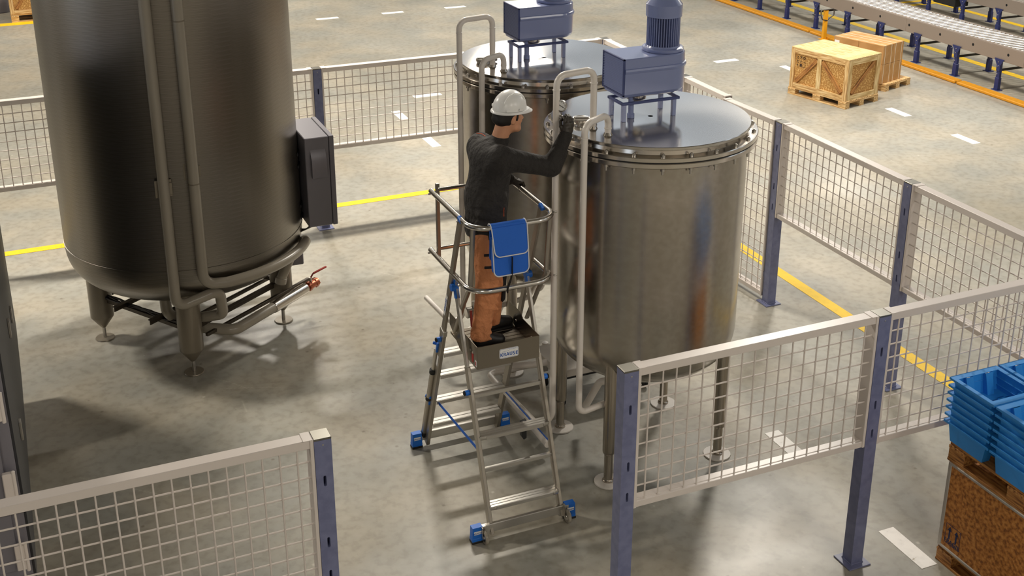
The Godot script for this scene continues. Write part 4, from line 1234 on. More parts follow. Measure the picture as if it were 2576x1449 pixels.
# ---------------------------------------------------------------- person: smooth fields meshed as surface nets
class Field:
	var o: Vector3
	var c: float
	var nx: int
	var ny: int
	var nz: int
	var f := PackedFloat32Array()
	func _init(lo: Vector3, hi: Vector3, cell: float) -> void:
		o = lo
		c = cell
		nx = int(ceil((hi.x - lo.x) / cell)) + 1
		ny = int(ceil((hi.y - lo.y) / cell)) + 1
		nz = int(ceil((hi.z - lo.z) / cell)) + 1
		f.resize(nx * ny * nz)
		f.fill(1.0)
	func put(i: int, d: float, k: float) -> void:
		var e := f[i]
		if k <= 0.0:
			f[i] = minf(e, d)
			return
		var h := clampf(0.5 + 0.5 * (e - d) / k, 0.0, 1.0)
		f[i] = lerpf(e, d, h) - k * h * (1.0 - h)
	func span(lo: Vector3, hi: Vector3) -> Array:
		var a := (lo - o) / c
		var b := (hi - o) / c
		return [clampi(int(a.x), 0, nx - 1), clampi(int(b.x) + 1, 0, nx - 1), clampi(int(a.y), 0, ny - 1), clampi(int(b.y) + 1, 0, ny - 1), clampi(int(a.z), 0, nz - 1), clampi(int(b.z) + 1, 0, nz - 1)]
	# tapered capsule, optionally flattened by `s` along the axes of `bas`
	func cap(a: Vector3, b: Vector3, ra: float, rb: float, k := 0.02, s := Vector3.ONE, bas := Basis()) -> Field:
		var g := maxf(ra, rb) * maxf(s.x, maxf(s.y, s.z)) + k + 3.0 * c
		var lo := Vector3(minf(a.x, b.x), minf(a.y, b.y), minf(a.z, b.z)) - Vector3.ONE * g
		var hi := Vector3(maxf(a.x, b.x), maxf(a.y, b.y), maxf(a.z, b.z)) + Vector3.ONE * g
		var w := span(lo, hi)
		var inv := bas.transposed()
		var plain := s == Vector3.ONE
		var B := (b - a) if plain else (inv * (b - a)) / s
		var L := maxf(B.length_squared(), 1e-9)
		var ms := minf(s.x, minf(s.y, s.z))
		for iy in range(w[2], w[3] + 1):
			for iz in range(w[4], w[5] + 1):
				var row := (iy * nz + iz) * nx
				for ix in range(w[0], w[1] + 1):
					var p := o + Vector3(ix, iy, iz) * c - a
					if not plain:
						p = (inv * p) / s
					var t := clampf(p.dot(B) / L, 0.0, 1.0)
					var d := (p - B * t).length() - lerpf(ra, rb, t)
					put(row + ix, d * ms, k)
		return self
	func ell(m: Vector3, r: Vector3, k := 0.01, bas := Basis()) -> Field:
		return cap(m, m + Vector3(0, 1e-5, 0), 1.0, 1.0, k, r, bas) if false else ell2(m, r, k, bas)
	func ell2(m: Vector3, r: Vector3, k: float, bas: Basis) -> Field:
		var g := Vector3.ONE * (maxf(r.x, maxf(r.y, r.z)) + k + 3.0 * c)
		var w := span(m - g, m + g)
		var inv := bas.transposed()
		for iy in range(w[2], w[3] + 1):
			for iz in range(w[4], w[5] + 1):
				var row := (iy * nz + iz) * nx
				for ix in range(w[0], w[1] + 1):
					var p := inv * (o + Vector3(ix, iy, iz) * c - m)
					var q := p / r
					var l := q.length()
					var gr := (p / (r * r)).length()
					put(row + ix, (l * (l - 1.0) / maxf(gr, 1e-5)) if l > 1e-4 else -minf(r.x, minf(r.y, r.z)), k)
		return self
	func cut(n: Vector3, d: float) -> Field:     # keep n.p < d
		for iy in ny:
			for iz in nz:
				var row := (iy * nz + iz) * nx
				for ix in nx:
					var e := (o + Vector3(ix, iy, iz) * c).dot(n) - d
					if e > f[row + ix]:
						f[row + ix] = e
		return self
	func at(p: Vector3) -> float:
		var q := (p - o) / c
		var x := clampi(int(q.x), 0, nx - 2)
		var y := clampi(int(q.y), 0, ny - 2)
		var z := clampi(int(q.z), 0, nz - 2)
		var u := clampf(q.x - x, 0, 1)
		var v := clampf(q.y - y, 0, 1)
		var w := clampf(q.z - z, 0, 1)
		var r0 := (y * nz + z) * nx + x
		var r1 := (y * nz + z + 1) * nx + x
		var s0 := ((y + 1) * nz + z) * nx + x
		var s1 := ((y + 1) * nz + z + 1) * nx + x
		var a := lerpf(lerpf(f[r0], f[r0 + 1], u), lerpf(f[r1], f[r1 + 1], u), w)
		var b := lerpf(lerpf(f[s0], f[s0 + 1], u), lerpf(f[s1], f[s1 + 1], u), w)
		return lerpf(a, b, v)
	func grad(p: Vector3) -> Vector3:
		var h := c * 0.9
		return Vector3(at(p + Vector3(h, 0, 0)) - at(p - Vector3(h, 0, 0)), at(p + Vector3(0, h, 0)) - at(p - Vector3(0, h, 0)), at(p + Vector3(0, 0, h)) - at(p - Vector3(0, 0, h))).normalized()
	func hit(from: Vector3, dir: Vector3, t0: float, t1: float) -> Vector3:
		var t := t0
		while t < t1:
			var p := from + dir * t
			if p.x > o.x and p.y > o.y and p.z > o.z and p.x < o.x + nx * c and p.y < o.y + ny * c and p.z < o.z + nz * c:
				if at(p) < 0.0:
					return p
			t += 0.004
		return Vector3.INF
	func mesh_into(mb: MB) -> MB:
		var id := PackedInt32Array()
		id.resize(nx * ny * nz)
		id.fill(-1)
		var V := PackedVector3Array()
		var N := PackedVector3Array()
		var sy := nz * nx
		for y in ny - 1:
			for z in nz - 1:
				var row := y * sy + z * nx
				for x in nx - 1:
					var i := row + x
					var m := 0
					var e := [f[i], f[i + 1], f[i + nx], f[i + nx + 1], f[i + sy], f[i + sy + 1], f[i + sy + nx], f[i + sy + nx + 1]]
					for k in 8:
						if e[k] < 0.0:
							m += 1
					if m == 0 or m == 8:
						continue
					var s := Vector3.ZERO
					var cnt := 0
					for k in 8:
						for b in [1, 2, 4]:
							if k & b == 0 and (e[k] < 0.0) != (e[k | b] < 0.0):
								var t: float = e[k] / (e[k] - e[k | b])
								var p := Vector3(k & 1, (k >> 2) & 1, (k >> 1) & 1)
								if b == 1: p.x = t
								elif b == 2: p.z = t
								else: p.y = t
								s += p
								cnt += 1
					id[i] = V.size()
					var P := o + (Vector3(x, y, z) + s / cnt) * c
					V.append(P)
					N.append(grad(P))
		for y in range(1, ny - 1):
			for z in range(1, nz - 1):
				var row := y * sy + z * nx
				for x in range(1, nx - 1):
					var i := row + x
					var a := f[i] < 0.0
					for d in [[1, nx, sy], [nx, sy, 1], [sy, 1, nx]]:
						if a != (f[i + d[0]] < 0.0):
							var q := [id[i], id[i - d[1]], id[i - d[1] - d[2]], id[i - d[2]]]
							if q[0] < 0 or q[1] < 0 or q[2] < 0 or q[3] < 0:
								continue
							mb.tri(V[q[0]], V[q[1]], V[q[2]], N[q[0]], N[q[1]], N[q[2]])
							mb.tri(V[q[0]], V[q[2]], V[q[3]], N[q[0]], N[q[2]], N[q[3]])
		return mb

func pixel_ray(u: float, v: float) -> Vector3:
	var b := Basis.from_euler(Vector3(deg_to_rad(-20.451), deg_to_rad(-23.2225), 0))
	return (b * Vector3((u - 1288.0) / 3067.89, -(v - 476.5) / 3067.89, -1)).normalized()

func person() -> void:
	var O := Vector3(2.99, 1.24, -7.44)
	var t := thing("person", "worker in white hard hat, black jacket and orange trousers reaching to a pressure gauge", "person", O)
	var eye := Vector3(0, 5.4, 0)
	var rS := Vector3(3.045, 2.69, -7.255)
	var lS := Vector3(3.025, 2.69, -7.605)
	var rE := Vector3(3.389, 2.594, -7.22)
	var rW := Vector3(3.508, 2.80, -7.235)
	var lE := Vector3(3.10, 2.44, -7.725)
	var lW := Vector3(3.295, 2.345, -7.745)
	var neck := Vector3(3.105, 2.79, -7.425)
	var side := Basis(Vector3.RIGHT, Vector3.UP, Vector3.BACK)
	# ---- jacket
	var jf := Field.new(Vector3(2.70, 1.98, -7.92), Vector3(3.62, 2.95, -7.08), 0.012)
	jf.cap(Vector3(2.985, 2.13, -7.43), Vector3(2.99, 2.36, -7.43), 0.15, 0.142, 0.0, Vector3(0.98, 1, 1.18), side)
	jf.cap(Vector3(2.99, 2.36, -7.43), Vector3(3.03, 2.60, -7.43), 0.142, 0.15, 0.06, Vector3(0.95, 1, 1.22), side)
	jf.cap(rS + Vector3(-0.02, -0.02, -0.03), lS + Vector3(-0.02, -0.02, 0.03), 0.092, 0.092, 0.07)
	jf.cap(rS, rE, 0.083, 0.066, 0.05)
	jf.cap(rE, rW, 0.066, 0.047, 0.03)
	jf.cap(lS, lE, 0.082, 0.065, 0.05)
	jf.cap(lE, lW, 0.064, 0.046, 0.03)
	jf.cap(Vector3(3.06, 2.72, -7.43), neck + Vector3(-0.012, -0.025, 0), 0.085, 0.068, 0.035)
	# sleeve folds at the crook of the elbow and across the back
	for k in 5:
		var f := 0.12 + 0.19 * k
		var p := rS.lerp(rE, f)
		jf.cap(p + Vector3(0.0, 0.058 - 0.012 * k, 0.02), p + Vector3(0.05, -0.045, 0.05 - 0.01 * k), 0.018, 0.012, 0.03)
	for k in 4:
		var p := rE.lerp(rW, 0.04 + 0.16 * k)
		jf.cap(p + Vector3(-0.05, 0.0, 0.02), p + Vector3(0.035, -0.03, 0.04), 0.016, 0.014, 0.025)
	for k in 4:
		jf.cap(Vector3(2.86 + 0.03 * k, 2.22 + 0.07 * k, -7.29), Vector3(3.05, 2.16 + 0.085 * k, -7.255), 0.02, 0.014, 0.04)
	jf.cut(Vector3.DOWN, -2.085)
	var jk := jf.mesh_into(MB.new())
	pw("jacket", jk, M.jacket_cloth, t, O).set_meta("label", "black work jacket with orange piping")
	# piping sewn on the jacket, laid where the photograph shows it
	for line in [[[1194, 335], [1212, 337], [1221, 343], [1230, 354], [1240, 360], [1252, 367], [1263, 378], [1275, 386]], [[1284, 447], [1291, 450], [1297, 445], [1296, 428]], [[1267, 545], [1267, 530], [1268, 520]]]:
		var pts := []
		for k in line.size() - 1:
			for s in 4:
				var a := Vector2(line[k][0], line[k][1]).lerp(Vector2(line[k + 1][0], line[k + 1][1]), s / 4.0)
				var h := jf.hit(eye, pixel_ray(a.x, a.y), 7.0, 10.5)
				if h != Vector3.INF and (pts.is_empty() or (h - pts[-1]).length() < 0.06):
					pts.append(h + jf.grad(h) * 0.001)
		if pts.size() > 2:
			pw("piping", MB.new().tube(pts, 0.0028, 6), M.piping, t, O)
	# ---- trousers
	var rH := Vector3(2.962, 2.08, -7.355)
	var lH := Vector3(3.015, 2.08, -7.505)
	var rK := Vector3(2.955, 1.70, -7.335)
	var lK := Vector3(3.085, 1.67, -7.525)
	var rA := Vector3(2.905, 1.32, -7.355)
	var lA := Vector3(3.075, 1.32, -7.555)
	var tf := Field.new(Vector3(2.76, 1.26, -7.70), Vector3(3.24, 2.24, -7.18), 0.011)
	tf.cap(Vector3(2.985, 2.10, -7.43), Vector3(2.985, 2.20, -7.43), 0.13, 0.13, 0.0, Vector3(0.95, 1, 1.15), side)
	tf.cap(rH, rK, 0.105, 0.08, 0.05)
	tf.cap(rK, rA, 0.08, 0.066, 0.03)
	tf.cap(lH, lK, 0.105, 0.08, 0.05)
	tf.cap(lK, lA, 0.08, 0.066, 0.03)
	for k in 5:          # folds behind the knee and over the shoe
		var y := 1.80 - 0.055 * k
		tf.cap(Vector3(2.89, y + 0.03, -7.29), Vector3(3.01, y - 0.03, -7.275), 0.016, 0.010, 0.03)
	for k in 4:
		var y := 1.48 - 0.05 * k
		tf.cap(Vector3(2.87, y, -7.315), Vector3(2.965, y - 0.02, -7.30), 0.014, 0.010, 0.025)
	tf.cap(Vector3(2.905, 1.325, -7.355), Vector3(2.905, 1.345, -7.355), 0.071, 0.071, 0.008)
	tf.cut(Vector3.DOWN, -1.30)
	pw("trousers", tf.mesh_into(MB.new()), M.trouser_cloth, t, O).set_meta("label", "orange work trousers")
	var dk := Field.new(Vector3(3.0, 1.42, -7.68), Vector3(3.24, 1.86, -7.38), 0.008)
	dk.cap(lK + Vector3(0.025, 0.09, 0.015), lK + Vector3(0.015, -0.14, 0.01), 0.07, 0.066, 0.0)
	dk.cut(Vector3.LEFT, -(lK.x + 0.035))
	dk.cut(Vector3.UP, lK.y + 0.13)
	dk.cut(Vector3.DOWN, -(lK.y - 0.17))
	pw("knee_pad", dk.mesh_into(MB.new()), M.trouser_black, t, O)
	for q in [[1228, 642, 0.06], [1229, 673, 0.06], [1245, 592, 0.11]]:
		var h := tf.hit(eye, pixel_ray(q[0], q[1]), 7.0, 10.5)
		if h != Vector3.INF:
			var n := tf.grad(h)
			var x := Vector3.UP.cross(n).normalized()
			pw("pocket_strap" if q[2] < 0.1 else "holster_pocket", MB.new().box(Vector3(q[2], 0.02 if q[2] < 0.1 else 0.05, 0.008), h + n * 0.002, Basis(x, n.cross(x), n), 0.003), M.trouser_black, t, O)
	# ---- shoes
	for q in [[Vector3(2.895, 1.285, -7.36), Vector3(3.045, 1.278, -7.333), rA], [Vector3(3.055, 1.285, -7.562), Vector3(3.215, 1.278, -7.582), lA]]:
		var sf := Field.new(Vector3(q[0].x - 0.09, 1.235, minf(q[0].z, q[1].z) - 0.08), Vector3(q[1].x + 0.09, 1.43, maxf(q[0].z, q[1].z) + 0.08), 0.006)
		sf.cap(q[0], q[1], 0.045, 0.043, 0.0, Vector3(1, 0.9, 1.0), Basis())
		sf.cap(q[0] + Vector3(0.01, 0.0, 0), q[0] + Vector3(0.012, 0.11, 0), 0.045, 0.05, 0.02)
		sf.cap(q[0] + Vector3(0.03, 0.05, 0), q[1] + Vector3(-0.03, 0.012, 0), 0.035, 0.03, 0.03)
		sf.cut(Vector3.DOWN, -1.2405)
		var sh := pw("shoe", sf.mesh_into(MB.new()), M.shoe, t, O)
		var d: Vector3 = (q[1] - q[0]).normalized()
		pb("sole", MB.new().ext(oval(0.245, 0.086, 0.04, 8), 0.014, q[0].lerp(q[1], 0.5) * Vector3(1, 0, 1) + Vector3(0, 1.247, 0), Basis(d, Vector3.UP.cross(d), Vector3.UP)), M.black_rubber, sh)
	# ---- gloves with five fingers
	var gf := Field.new(Vector3(3.44, 2.76, -7.37), Vector3(3.62, 2.97, -7.18), 0.0035)
	var palm := Vector3(3.528, 2.852, -7.245)
	gf.cap(rW + Vector3(0.0, -0.012, 0), Vector3(3.52, 2.83, -7.242), 0.042, 0.036, 0.0)
	gf.cap(Vector3(3.512, 2.84, -7.243), Vector3(3.515, 2.882, -7.243), 0.022, 0.021, 0.015)
	gf.cap(Vector3(3.54, 2.838, -7.240), Vector3(3.548, 2.882, -7.243), 0.024, 0.021, 0.015)
	for k in 4:
		var bx: Vector3 = [Vector3(3.503, 2.885, -7.240), Vector3(3.523, 2.892, -7.236), Vector3(3.543, 2.890, -7.237), Vector3(3.562, 2.880, -7.242)][k]
		var l: float = [0.9, 1.0, 0.94, 0.78][k]
		var j1 := bx + Vector3(0.004, 0.036, -0.012) * l
		var j2 := j1 + Vector3(0.002, 0.008, -0.03) * l
		var j3 := j2 + Vector3(0.0, -0.018, -0.018) * l
		gf.cap(bx + Vector3(0, -0.02, 0), j1, 0.0115, 0.0105, 0.004)
		gf.cap(j1, j2, 0.0105, 0.0095, 0.003)
		gf.cap(j2, j3, 0.0095, 0.0085, 0.003)
	gf.cap(Vector3(3.50, 2.83, -7.25), Vector3(3.484, 2.862, -7.262), 0.015, 0.0125, 0.008)
	gf.cap(Vector3(3.484, 2.862, -7.262), Vector3(3.49, 2.892, -7.285), 0.0125, 0.011, 0.004)
	gf.cap(Vector3(3.49, 2.892, -7.285), Vector3(3.512, 2.90, -7.30), 0.011, 0.0095, 0.004)
	pw("glove", gf.mesh_into(MB.new()), M.glove, t, O)
	var lf := Field.new(Vector3(3.24, 2.20, -7.83), Vector3(3.46, 2.42, -7.65), 0.004)
	lf.cap(lW, Vector3(3.325, 2.33, -7.745), 0.04, 0.034, 0.0)
	lf.cap(Vector3(3.335, 2.325, -7.722), Vector3(3.365, 2.318, -7.715), 0.021, 0.018, 0.015)
	lf.cap(Vector3(3.335, 2.325, -7.762), Vector3(3.365, 2.318, -7.77), 0.021, 0.018, 0.015)
	for k in 4:
		var z := -7.705 - 0.0215 * k
		var l: float = [0.92, 1.0, 0.95, 0.8][k]
		var b0 := Vector3(3.362, 2.318, z)
		var j1 := b0 + Vector3(0.034, -0.004, -0.002) * l
		var j2 := j1 + Vector3(0.012, -0.03, 0) * l
		var j3 := j2 + Vector3(-0.014, -0.02, 0) * l
		lf.cap(b0, j1, 0.0115, 0.0105, 0.004)
		lf.cap(j1, j2, 0.0105, 0.0095, 0.003)
		lf.cap(j2, j3, 0.0095, 0.0085, 0.003)
	lf.cap(Vector3(3.33, 2.315, -7.71), Vector3(3.355, 2.295, -7.69), 0.014, 0.0115, 0.006)
	lf.cap(Vector3(3.355, 2.295, -7.69), Vector3(3.362, 2.262, -7.688), 0.0115, 0.0095, 0.004)
	pw("glove", lf.mesh_into(MB.new()), M.glove, t, O)
	# ---- body: head, neck and the frame under the clothes, one surface
	var hf := Vector3(0.985, -0.02, -0.17).normalized()
	var hr := hf.cross(Vector3.UP).normalized()
	var hu := hr.cross(hf).normalized()
	var HB := Basis(hf, hu, hr)
	var HC := Vector3(3.158, 2.938, -7.422)
	var H := func(f: float, u: float, r: float) -> Vector3: return HC + HB * Vector3(f, u, r)
	var bd := MB.new()
	var hd := Field.new(HC + Vector3(-0.16, -0.24, -0.14), HC + Vector3(0.16, 0.15, 0.14), 0.0042)
	hd.ell(H.call(-0.005, 0.025, 0.0), Vector3(0.098, 0.112, 0.077), 0.0, HB)
	hd.ell(H.call(0.03, -0.045, 0.0), Vector3(0.066, 0.082, 0.060), 0.03, HB)
	hd.ell(H.call(0.066, -0.098, 0.0), Vector3(0.026, 0.022, 0.030), 0.02, HB)
	hd.cap(H.call(0.03, -0.085, 0.046), H.call(0.066, -0.10, 0.02), 0.018, 0.018, 0.02)
	hd.cap(H.call(0.03, -0.085, -0.046), H.call(0.066, -0.10, -0.02), 0.018, 0.018, 0.02)
	hd.cap(H.call(0.084, 0.022, 0.03), H.call(0.084, 0.022, -0.03), 0.012, 0.012, 0.012)
	hd.cap(H.call(0.090, 0.006, 0), H.call(0.112, -0.032, 0), 0.008, 0.012, 0.008)
	hd.cap(H.call(0.100, -0.036, 0.01), H.call(0.100, -0.036, -0.01), 0.009, 0.009, 0.006)
	hd.ell(H.call(0.088, -0.064, 0.0), Vector3(0.011, 0.008, 0.022), 0.006, HB)
	hd.ell(H.call(0.086, -0.077, 0.0), Vector3(0.011, 0.008, 0.019), 0.006, HB)
	hd.ell(H.call(0.062, -0.03, 0.042), Vector3(0.022, 0.02, 0.014), 0.015, HB)
	hd.ell(H.call(0.062, -0.03, -0.042), Vector3(0.022, 0.02, 0.014), 0.015, HB)
	for s in [-1.0, 1.0]:
		hd.ell(H.call(-0.012, -0.012, 0.078 * s), Vector3(0.020, 0.032, 0.010), 0.004, HB * Basis(Vector3.UP, -0.35 * s))
		hd.ell(H.call(-0.004, -0.036, 0.076 * s), Vector3(0.010, 0.012, 0.007), 0.004, HB)
	hd.cap(H.call(-0.03, -0.05, 0), Vector3(3.085, 2.76, -7.425), 0.058, 0.058, 0.03)
	hd.mesh_into(bd)
	var tb := Field.new(Vector3(2.80, 1.28, -7.80), Vector3(3.56, 2.84, -7.16), 0.016)
	tb.cap(Vector3(3.085, 2.78, -7.425), Vector3(3.03, 2.62, -7.43), 0.054, 0.085, 0.03)
	tb.cap(Vector3(3.03, 2.60, -7.43), Vector3(2.99, 2.15, -7.43), 0.11, 0.10, 0.05, Vector3(0.9, 1, 1.2), side)
	for q in [[rS, rE, rW], [lS, lE, lW]]:
		tb.cap(q[0], q[1], 0.055, 0.045, 0.03)
		tb.cap(q[1], q[2], 0.043, 0.032, 0.02)
	for q in [[rH, rK, rA], [lH, lK, lA]]:
		tb.cap(q[0], q[1], 0.075, 0.055, 0.03)
		tb.cap(q[1], q[2], 0.052, 0.04, 0.02)
	tb.mesh_into(bd)
	pw("body", bd, M.skin, t, O)
	for s in [-1.0, 1.0]:
		pw("eye", MB.new().lathe([Vector2(0, -0.010), Vector2(0.007, -0.007), Vector2(0.010, 0), Vector2(0.007, 0.007), Vector2(0, 0.010)], 12, H.call(0.077, 0.002, 0.031 * s)), M.sticker_white, t, O)
		pw("iris", MB.new().rod(H.call(0.085, 0.002, 0.032 * s), H.call(0.0885, 0.002, 0.032 * s), 0.0048, 10), M.hair, t, O)
		pw("eyebrow", MB.new().tube([H.call(0.094, 0.026, 0.012 * s), H.call(0.095, 0.031, 0.026 * s), H.call(0.084, 0.028, 0.045 * s)], 0.004, 6), M.hair, t, O)
	# hair below the rim of the hat
	var hh := Field.new(HC + Vector3(-0.16, -0.13, -0.12), HC + Vector3(0.14, 0.12, 0.12), 0.005)
	hh.ell(H.call(-0.012, 0.016, 0.0), Vector3(0.104, 0.112, 0.084), 0.0, HB)
	hh.cap(H.call(-0.085, -0.02, 0.03), H.call(-0.085, -0.02, -0.03), 0.026, 0.026, 0.03)
	hh.cut(HB * Vector3(0.93, -0.36, 0), (HB * Vector3(0.93, -0.36, 0)).dot(HC) - 0.006)
	hh.cut(-HB.y, -HB.y.dot(HC) + 0.075)
	pw("hair", hh.mesh_into(MB.new()), M.hair, t, O)
	for s in [-1.0, 1.0]:
		pw("sideburn", MB.new().tube([H.call(0.028, 0.03, 0.073 * s), H.call(0.026, 0.0, 0.074 * s), H.call(0.022, -0.022, 0.071 * s)], 0.008, 8), M.hair, t, O)
	# ---- hard hat
	var hat := MB.new()
	var hc: Vector3 = H.call(0.006, 0.050, 0)
	var ring := []
	var NA := 48
	var NR := 14
	for r in NR + 1:
		var row := []
		var e := PI / 2 * r / NR
		for k in NA:
			var a := TAU * k / NA
			var rib := 0.0
			if absf(wrapf(a - PI, -PI, PI)) < 1.2 or true:
				var lat := absf(sin(a) * cos(e))
				rib = 0.004 * smoothstep(0.30, 0.24, lat) * smoothstep(0.05, 0.4, e)
			var rx := (0.126 if cos(a) > 0 else 0.122) + rib
			row.append(hc + HB * Vector3(cos(a) * cos(e) * rx, sin(e) * (0.128 + rib) , sin(a) * cos(e) * (0.106 + rib)))
		ring.append(row)
	for r in NR:
		for k in NA:
			var j := (k + 1) % NA
			var nn := func(p: Vector3) -> Vector3:
				var l := HB.transposed() * (p - hc)
				return (HB * Vector3(l.x / 0.0155, l.y / 0.0164, l.z / 0.0112)).normalized()
			var A: Vector3 = ring[r][k]
			var B: Vector3 = ring[r][j]
			var Cc: Vector3 = ring[r + 1][j]
			var D: Vector3 = ring[r + 1][k]
			hat.tri(A, B, Cc, nn.call(A), nn.call(B), nn.call(Cc))
			hat.tri(A, Cc, D, nn.call(A), nn.call(Cc), nn.call(D))
	# rim all round and the peak in front
	var prev := []
	for k in NA:
		var a := TAU * k / NA
		var fr := maxf(cos(a), 0.0)
		var pk := pow(fr, 1.6)
		var inn := Vector3(cos(a) * 0.120, 0.0, sin(a) * 0.100)
		var mid := Vector3(cos(a) * (0.131 + 0.018 * pk), -0.004, sin(a) * 0.112)
		var out := Vector3(cos(a) * (0.136 + 0.046 * pk), -0.012 - 0.014 * pk, sin(a) * (0.116))
		var und := out + Vector3(0, -0.006, 0)
		var bk := inn + Vector3(0, -0.012, 0)
		prev.append([hc + HB * inn, hc + HB * mid, hc + HB * out, hc + HB * und, hc + HB * bk])
	for k in NA:
		var j := (k + 1) % NA
		for s in 4:
			var A: Vector3 = prev[k][s]
			var B: Vector3 = prev[j][s]
			var Cc: Vector3 = prev[j][s + 1]
			var D: Vector3 = prev[k][s + 1]
			var n := (B - A).cross(D - A).normalized()
			var ref := HB.y if s < 2 else ((A - hc) if s == 2 else -HB.y)
			if n.dot(ref) < 0: n = -n
			hat.quad(A, B, Cc, D, n)
	var hp := pw("hard_hat", hat, M.helmet_white, t, O)
	hp.set_meta("label", "white hard hat")
	for s in [-1.0, 1.0]:
		for q in [[0.03, 0.107], [-0.062, 0.092]]:
			pb("strap_clip", MB.new().box(Vector3(0.03, 0.018, 0.006), H.call(q[0], 0.062, q[1] * s + 0.004 * s), HB, 0.002), M.helmet_white, hp)
	pb("ridge", MB.new().tube([H.call(-0.085, 0.10, 0.074), H.call(-0.075, 0.13, 0.075), H.call(-0.04, 0.155, 0.062), H.call(0.02, 0.168, 0.05), H.call(0.07, 0.15, 0.055), H.call(0.098, 0.11, 0.055)], 0.0035, 6), M.helmet_white, hp)

# ---------------------------------------------------------------- cabinet beside the large tank
func side_cabinet() -> void:
	var O := Vector3(-0.85, 0, -8.1)
	var t := thing("control_cabinet", "tall grey-violet machine housing behind the mesh fence with beige hinges", "machine", O)
	# side profile in z,y: the housing overhangs the floor, lower at its far end
	var prf := PackedVector2Array([Vector2(-10.4, 0.60), Vector2(-9.4, 0.60), Vector2(-7.1, 0.99), Vector2(-5.86, 1.20), Vector2(-5.86, 2.7), Vector2(-10.4, 2.7)])
	var pz := PackedVector2Array()
	for q in prf:
		pz.append(Vector2(q.x - O.z, q.y))
	pb("housing", MB.new().ext(pz, 1.30, Vector3(-0.02, 0, 0), Basis(Vector3(0, 0, 1), Vector3.UP, Vector3.LEFT)), M.box_grey, t)
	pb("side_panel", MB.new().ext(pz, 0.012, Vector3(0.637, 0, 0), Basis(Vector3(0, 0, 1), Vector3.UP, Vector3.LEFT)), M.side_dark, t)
	part("front_door", bevel_box(Vector3(1.24, 1.30, 0.03), 0.006), M.box_grey, t, Vector3(-0.05, 1.98, 2.26))
	part("lower_cabinet", bevel_box(Vector3(1.0, 1.1, 2.0), 0.008), M.box_grey, t, Vector3(-0.05, 0.62, 1.0))
	part("plinth", bevel_box(Vector3(0.9, 0.62, 1.6), 0.008), M.machine_dark, t, Vector3(-0.15, 0.31, -1.3))
	for y in [1.42, 1.85, 2.3]:
		var h := part("hinge", bevel_box(Vector3(0.05, 0.15, 0.03), 0.004), M.rail_paint, t, Vector3(0.585, y, 2.285))
		part("pin", rod_mesh(0.01, 0.17, 10), M.rail_paint, h, Vector3(0.028, -0.085, 0.01))
	for q in [[2.1, -1.9], [1.35, -0.9], [1.75, 0.2], [1.55, 1.2]]:
		part("latch", bevel_box(Vector3(0.016, 0.12, 0.06), 0.003), M.zinc, t, Vector3(0.65, q[0], q[1]))
	part("blue_post", bevel_box(Vector3(0.05, 1.2, 0.05), 0.003), M.conveyor_blue, t, Vector3(0.6, 0.6, 2.1))

# ---------------------------------------------------------------- pallets, crate, cartons
# euro pallet, length L along local x, width W along z; every board and block is a part
func pallet(t: Node3D, L: float, W: float, m: Material, y0 := 0.0, h := 0.12) -> void:
	var th := h * 0.155
	for k in 3:
		var z := (k - 1) * (W - 0.11) / 2.0
		part("skid_board", bevel_box(Vector3(L, th, 0.11), 0.002), m, t, Vector3(0, y0 + th / 2, z))
		for i in 3:
			part("block", bevel_box(Vector3(0.145, h - 3 * th, 0.10), 0.002), m, t, Vector3((i - 1) * (L - 0.145) / 2.0, y0 + th + (h - 3 * th) / 2, z))
	for i in 3:
		part("cross_board", bevel_box(Vector3(W, th, 0.145), 0.002), m, t, Vector3((i - 1) * (L - 0.145) / 2.0, y0 + h - 1.5 * th, 0), Basis(Vector3.UP, PI / 2))
	var nb := 6
	for k in nb:
		part("deck_board", bevel_box(Vector3(L, th, W / nb - 0.022), 0.002), m, t, Vector3(0, y0 + h - th / 2, -W / 2 + W / nb * (k + 0.5)))

func diagonal(t: Node3D, a: Vector3, b: Vector3, w: float, n: Vector3, m: Material) -> void:
	var x := (b - a).normalized()
	part("diagonal_brace", bevel_box(Vector3((b - a).length(), w, 0.022), 0.002), m, t, (a + b) / 2, Basis(x, n.cross(x), n))

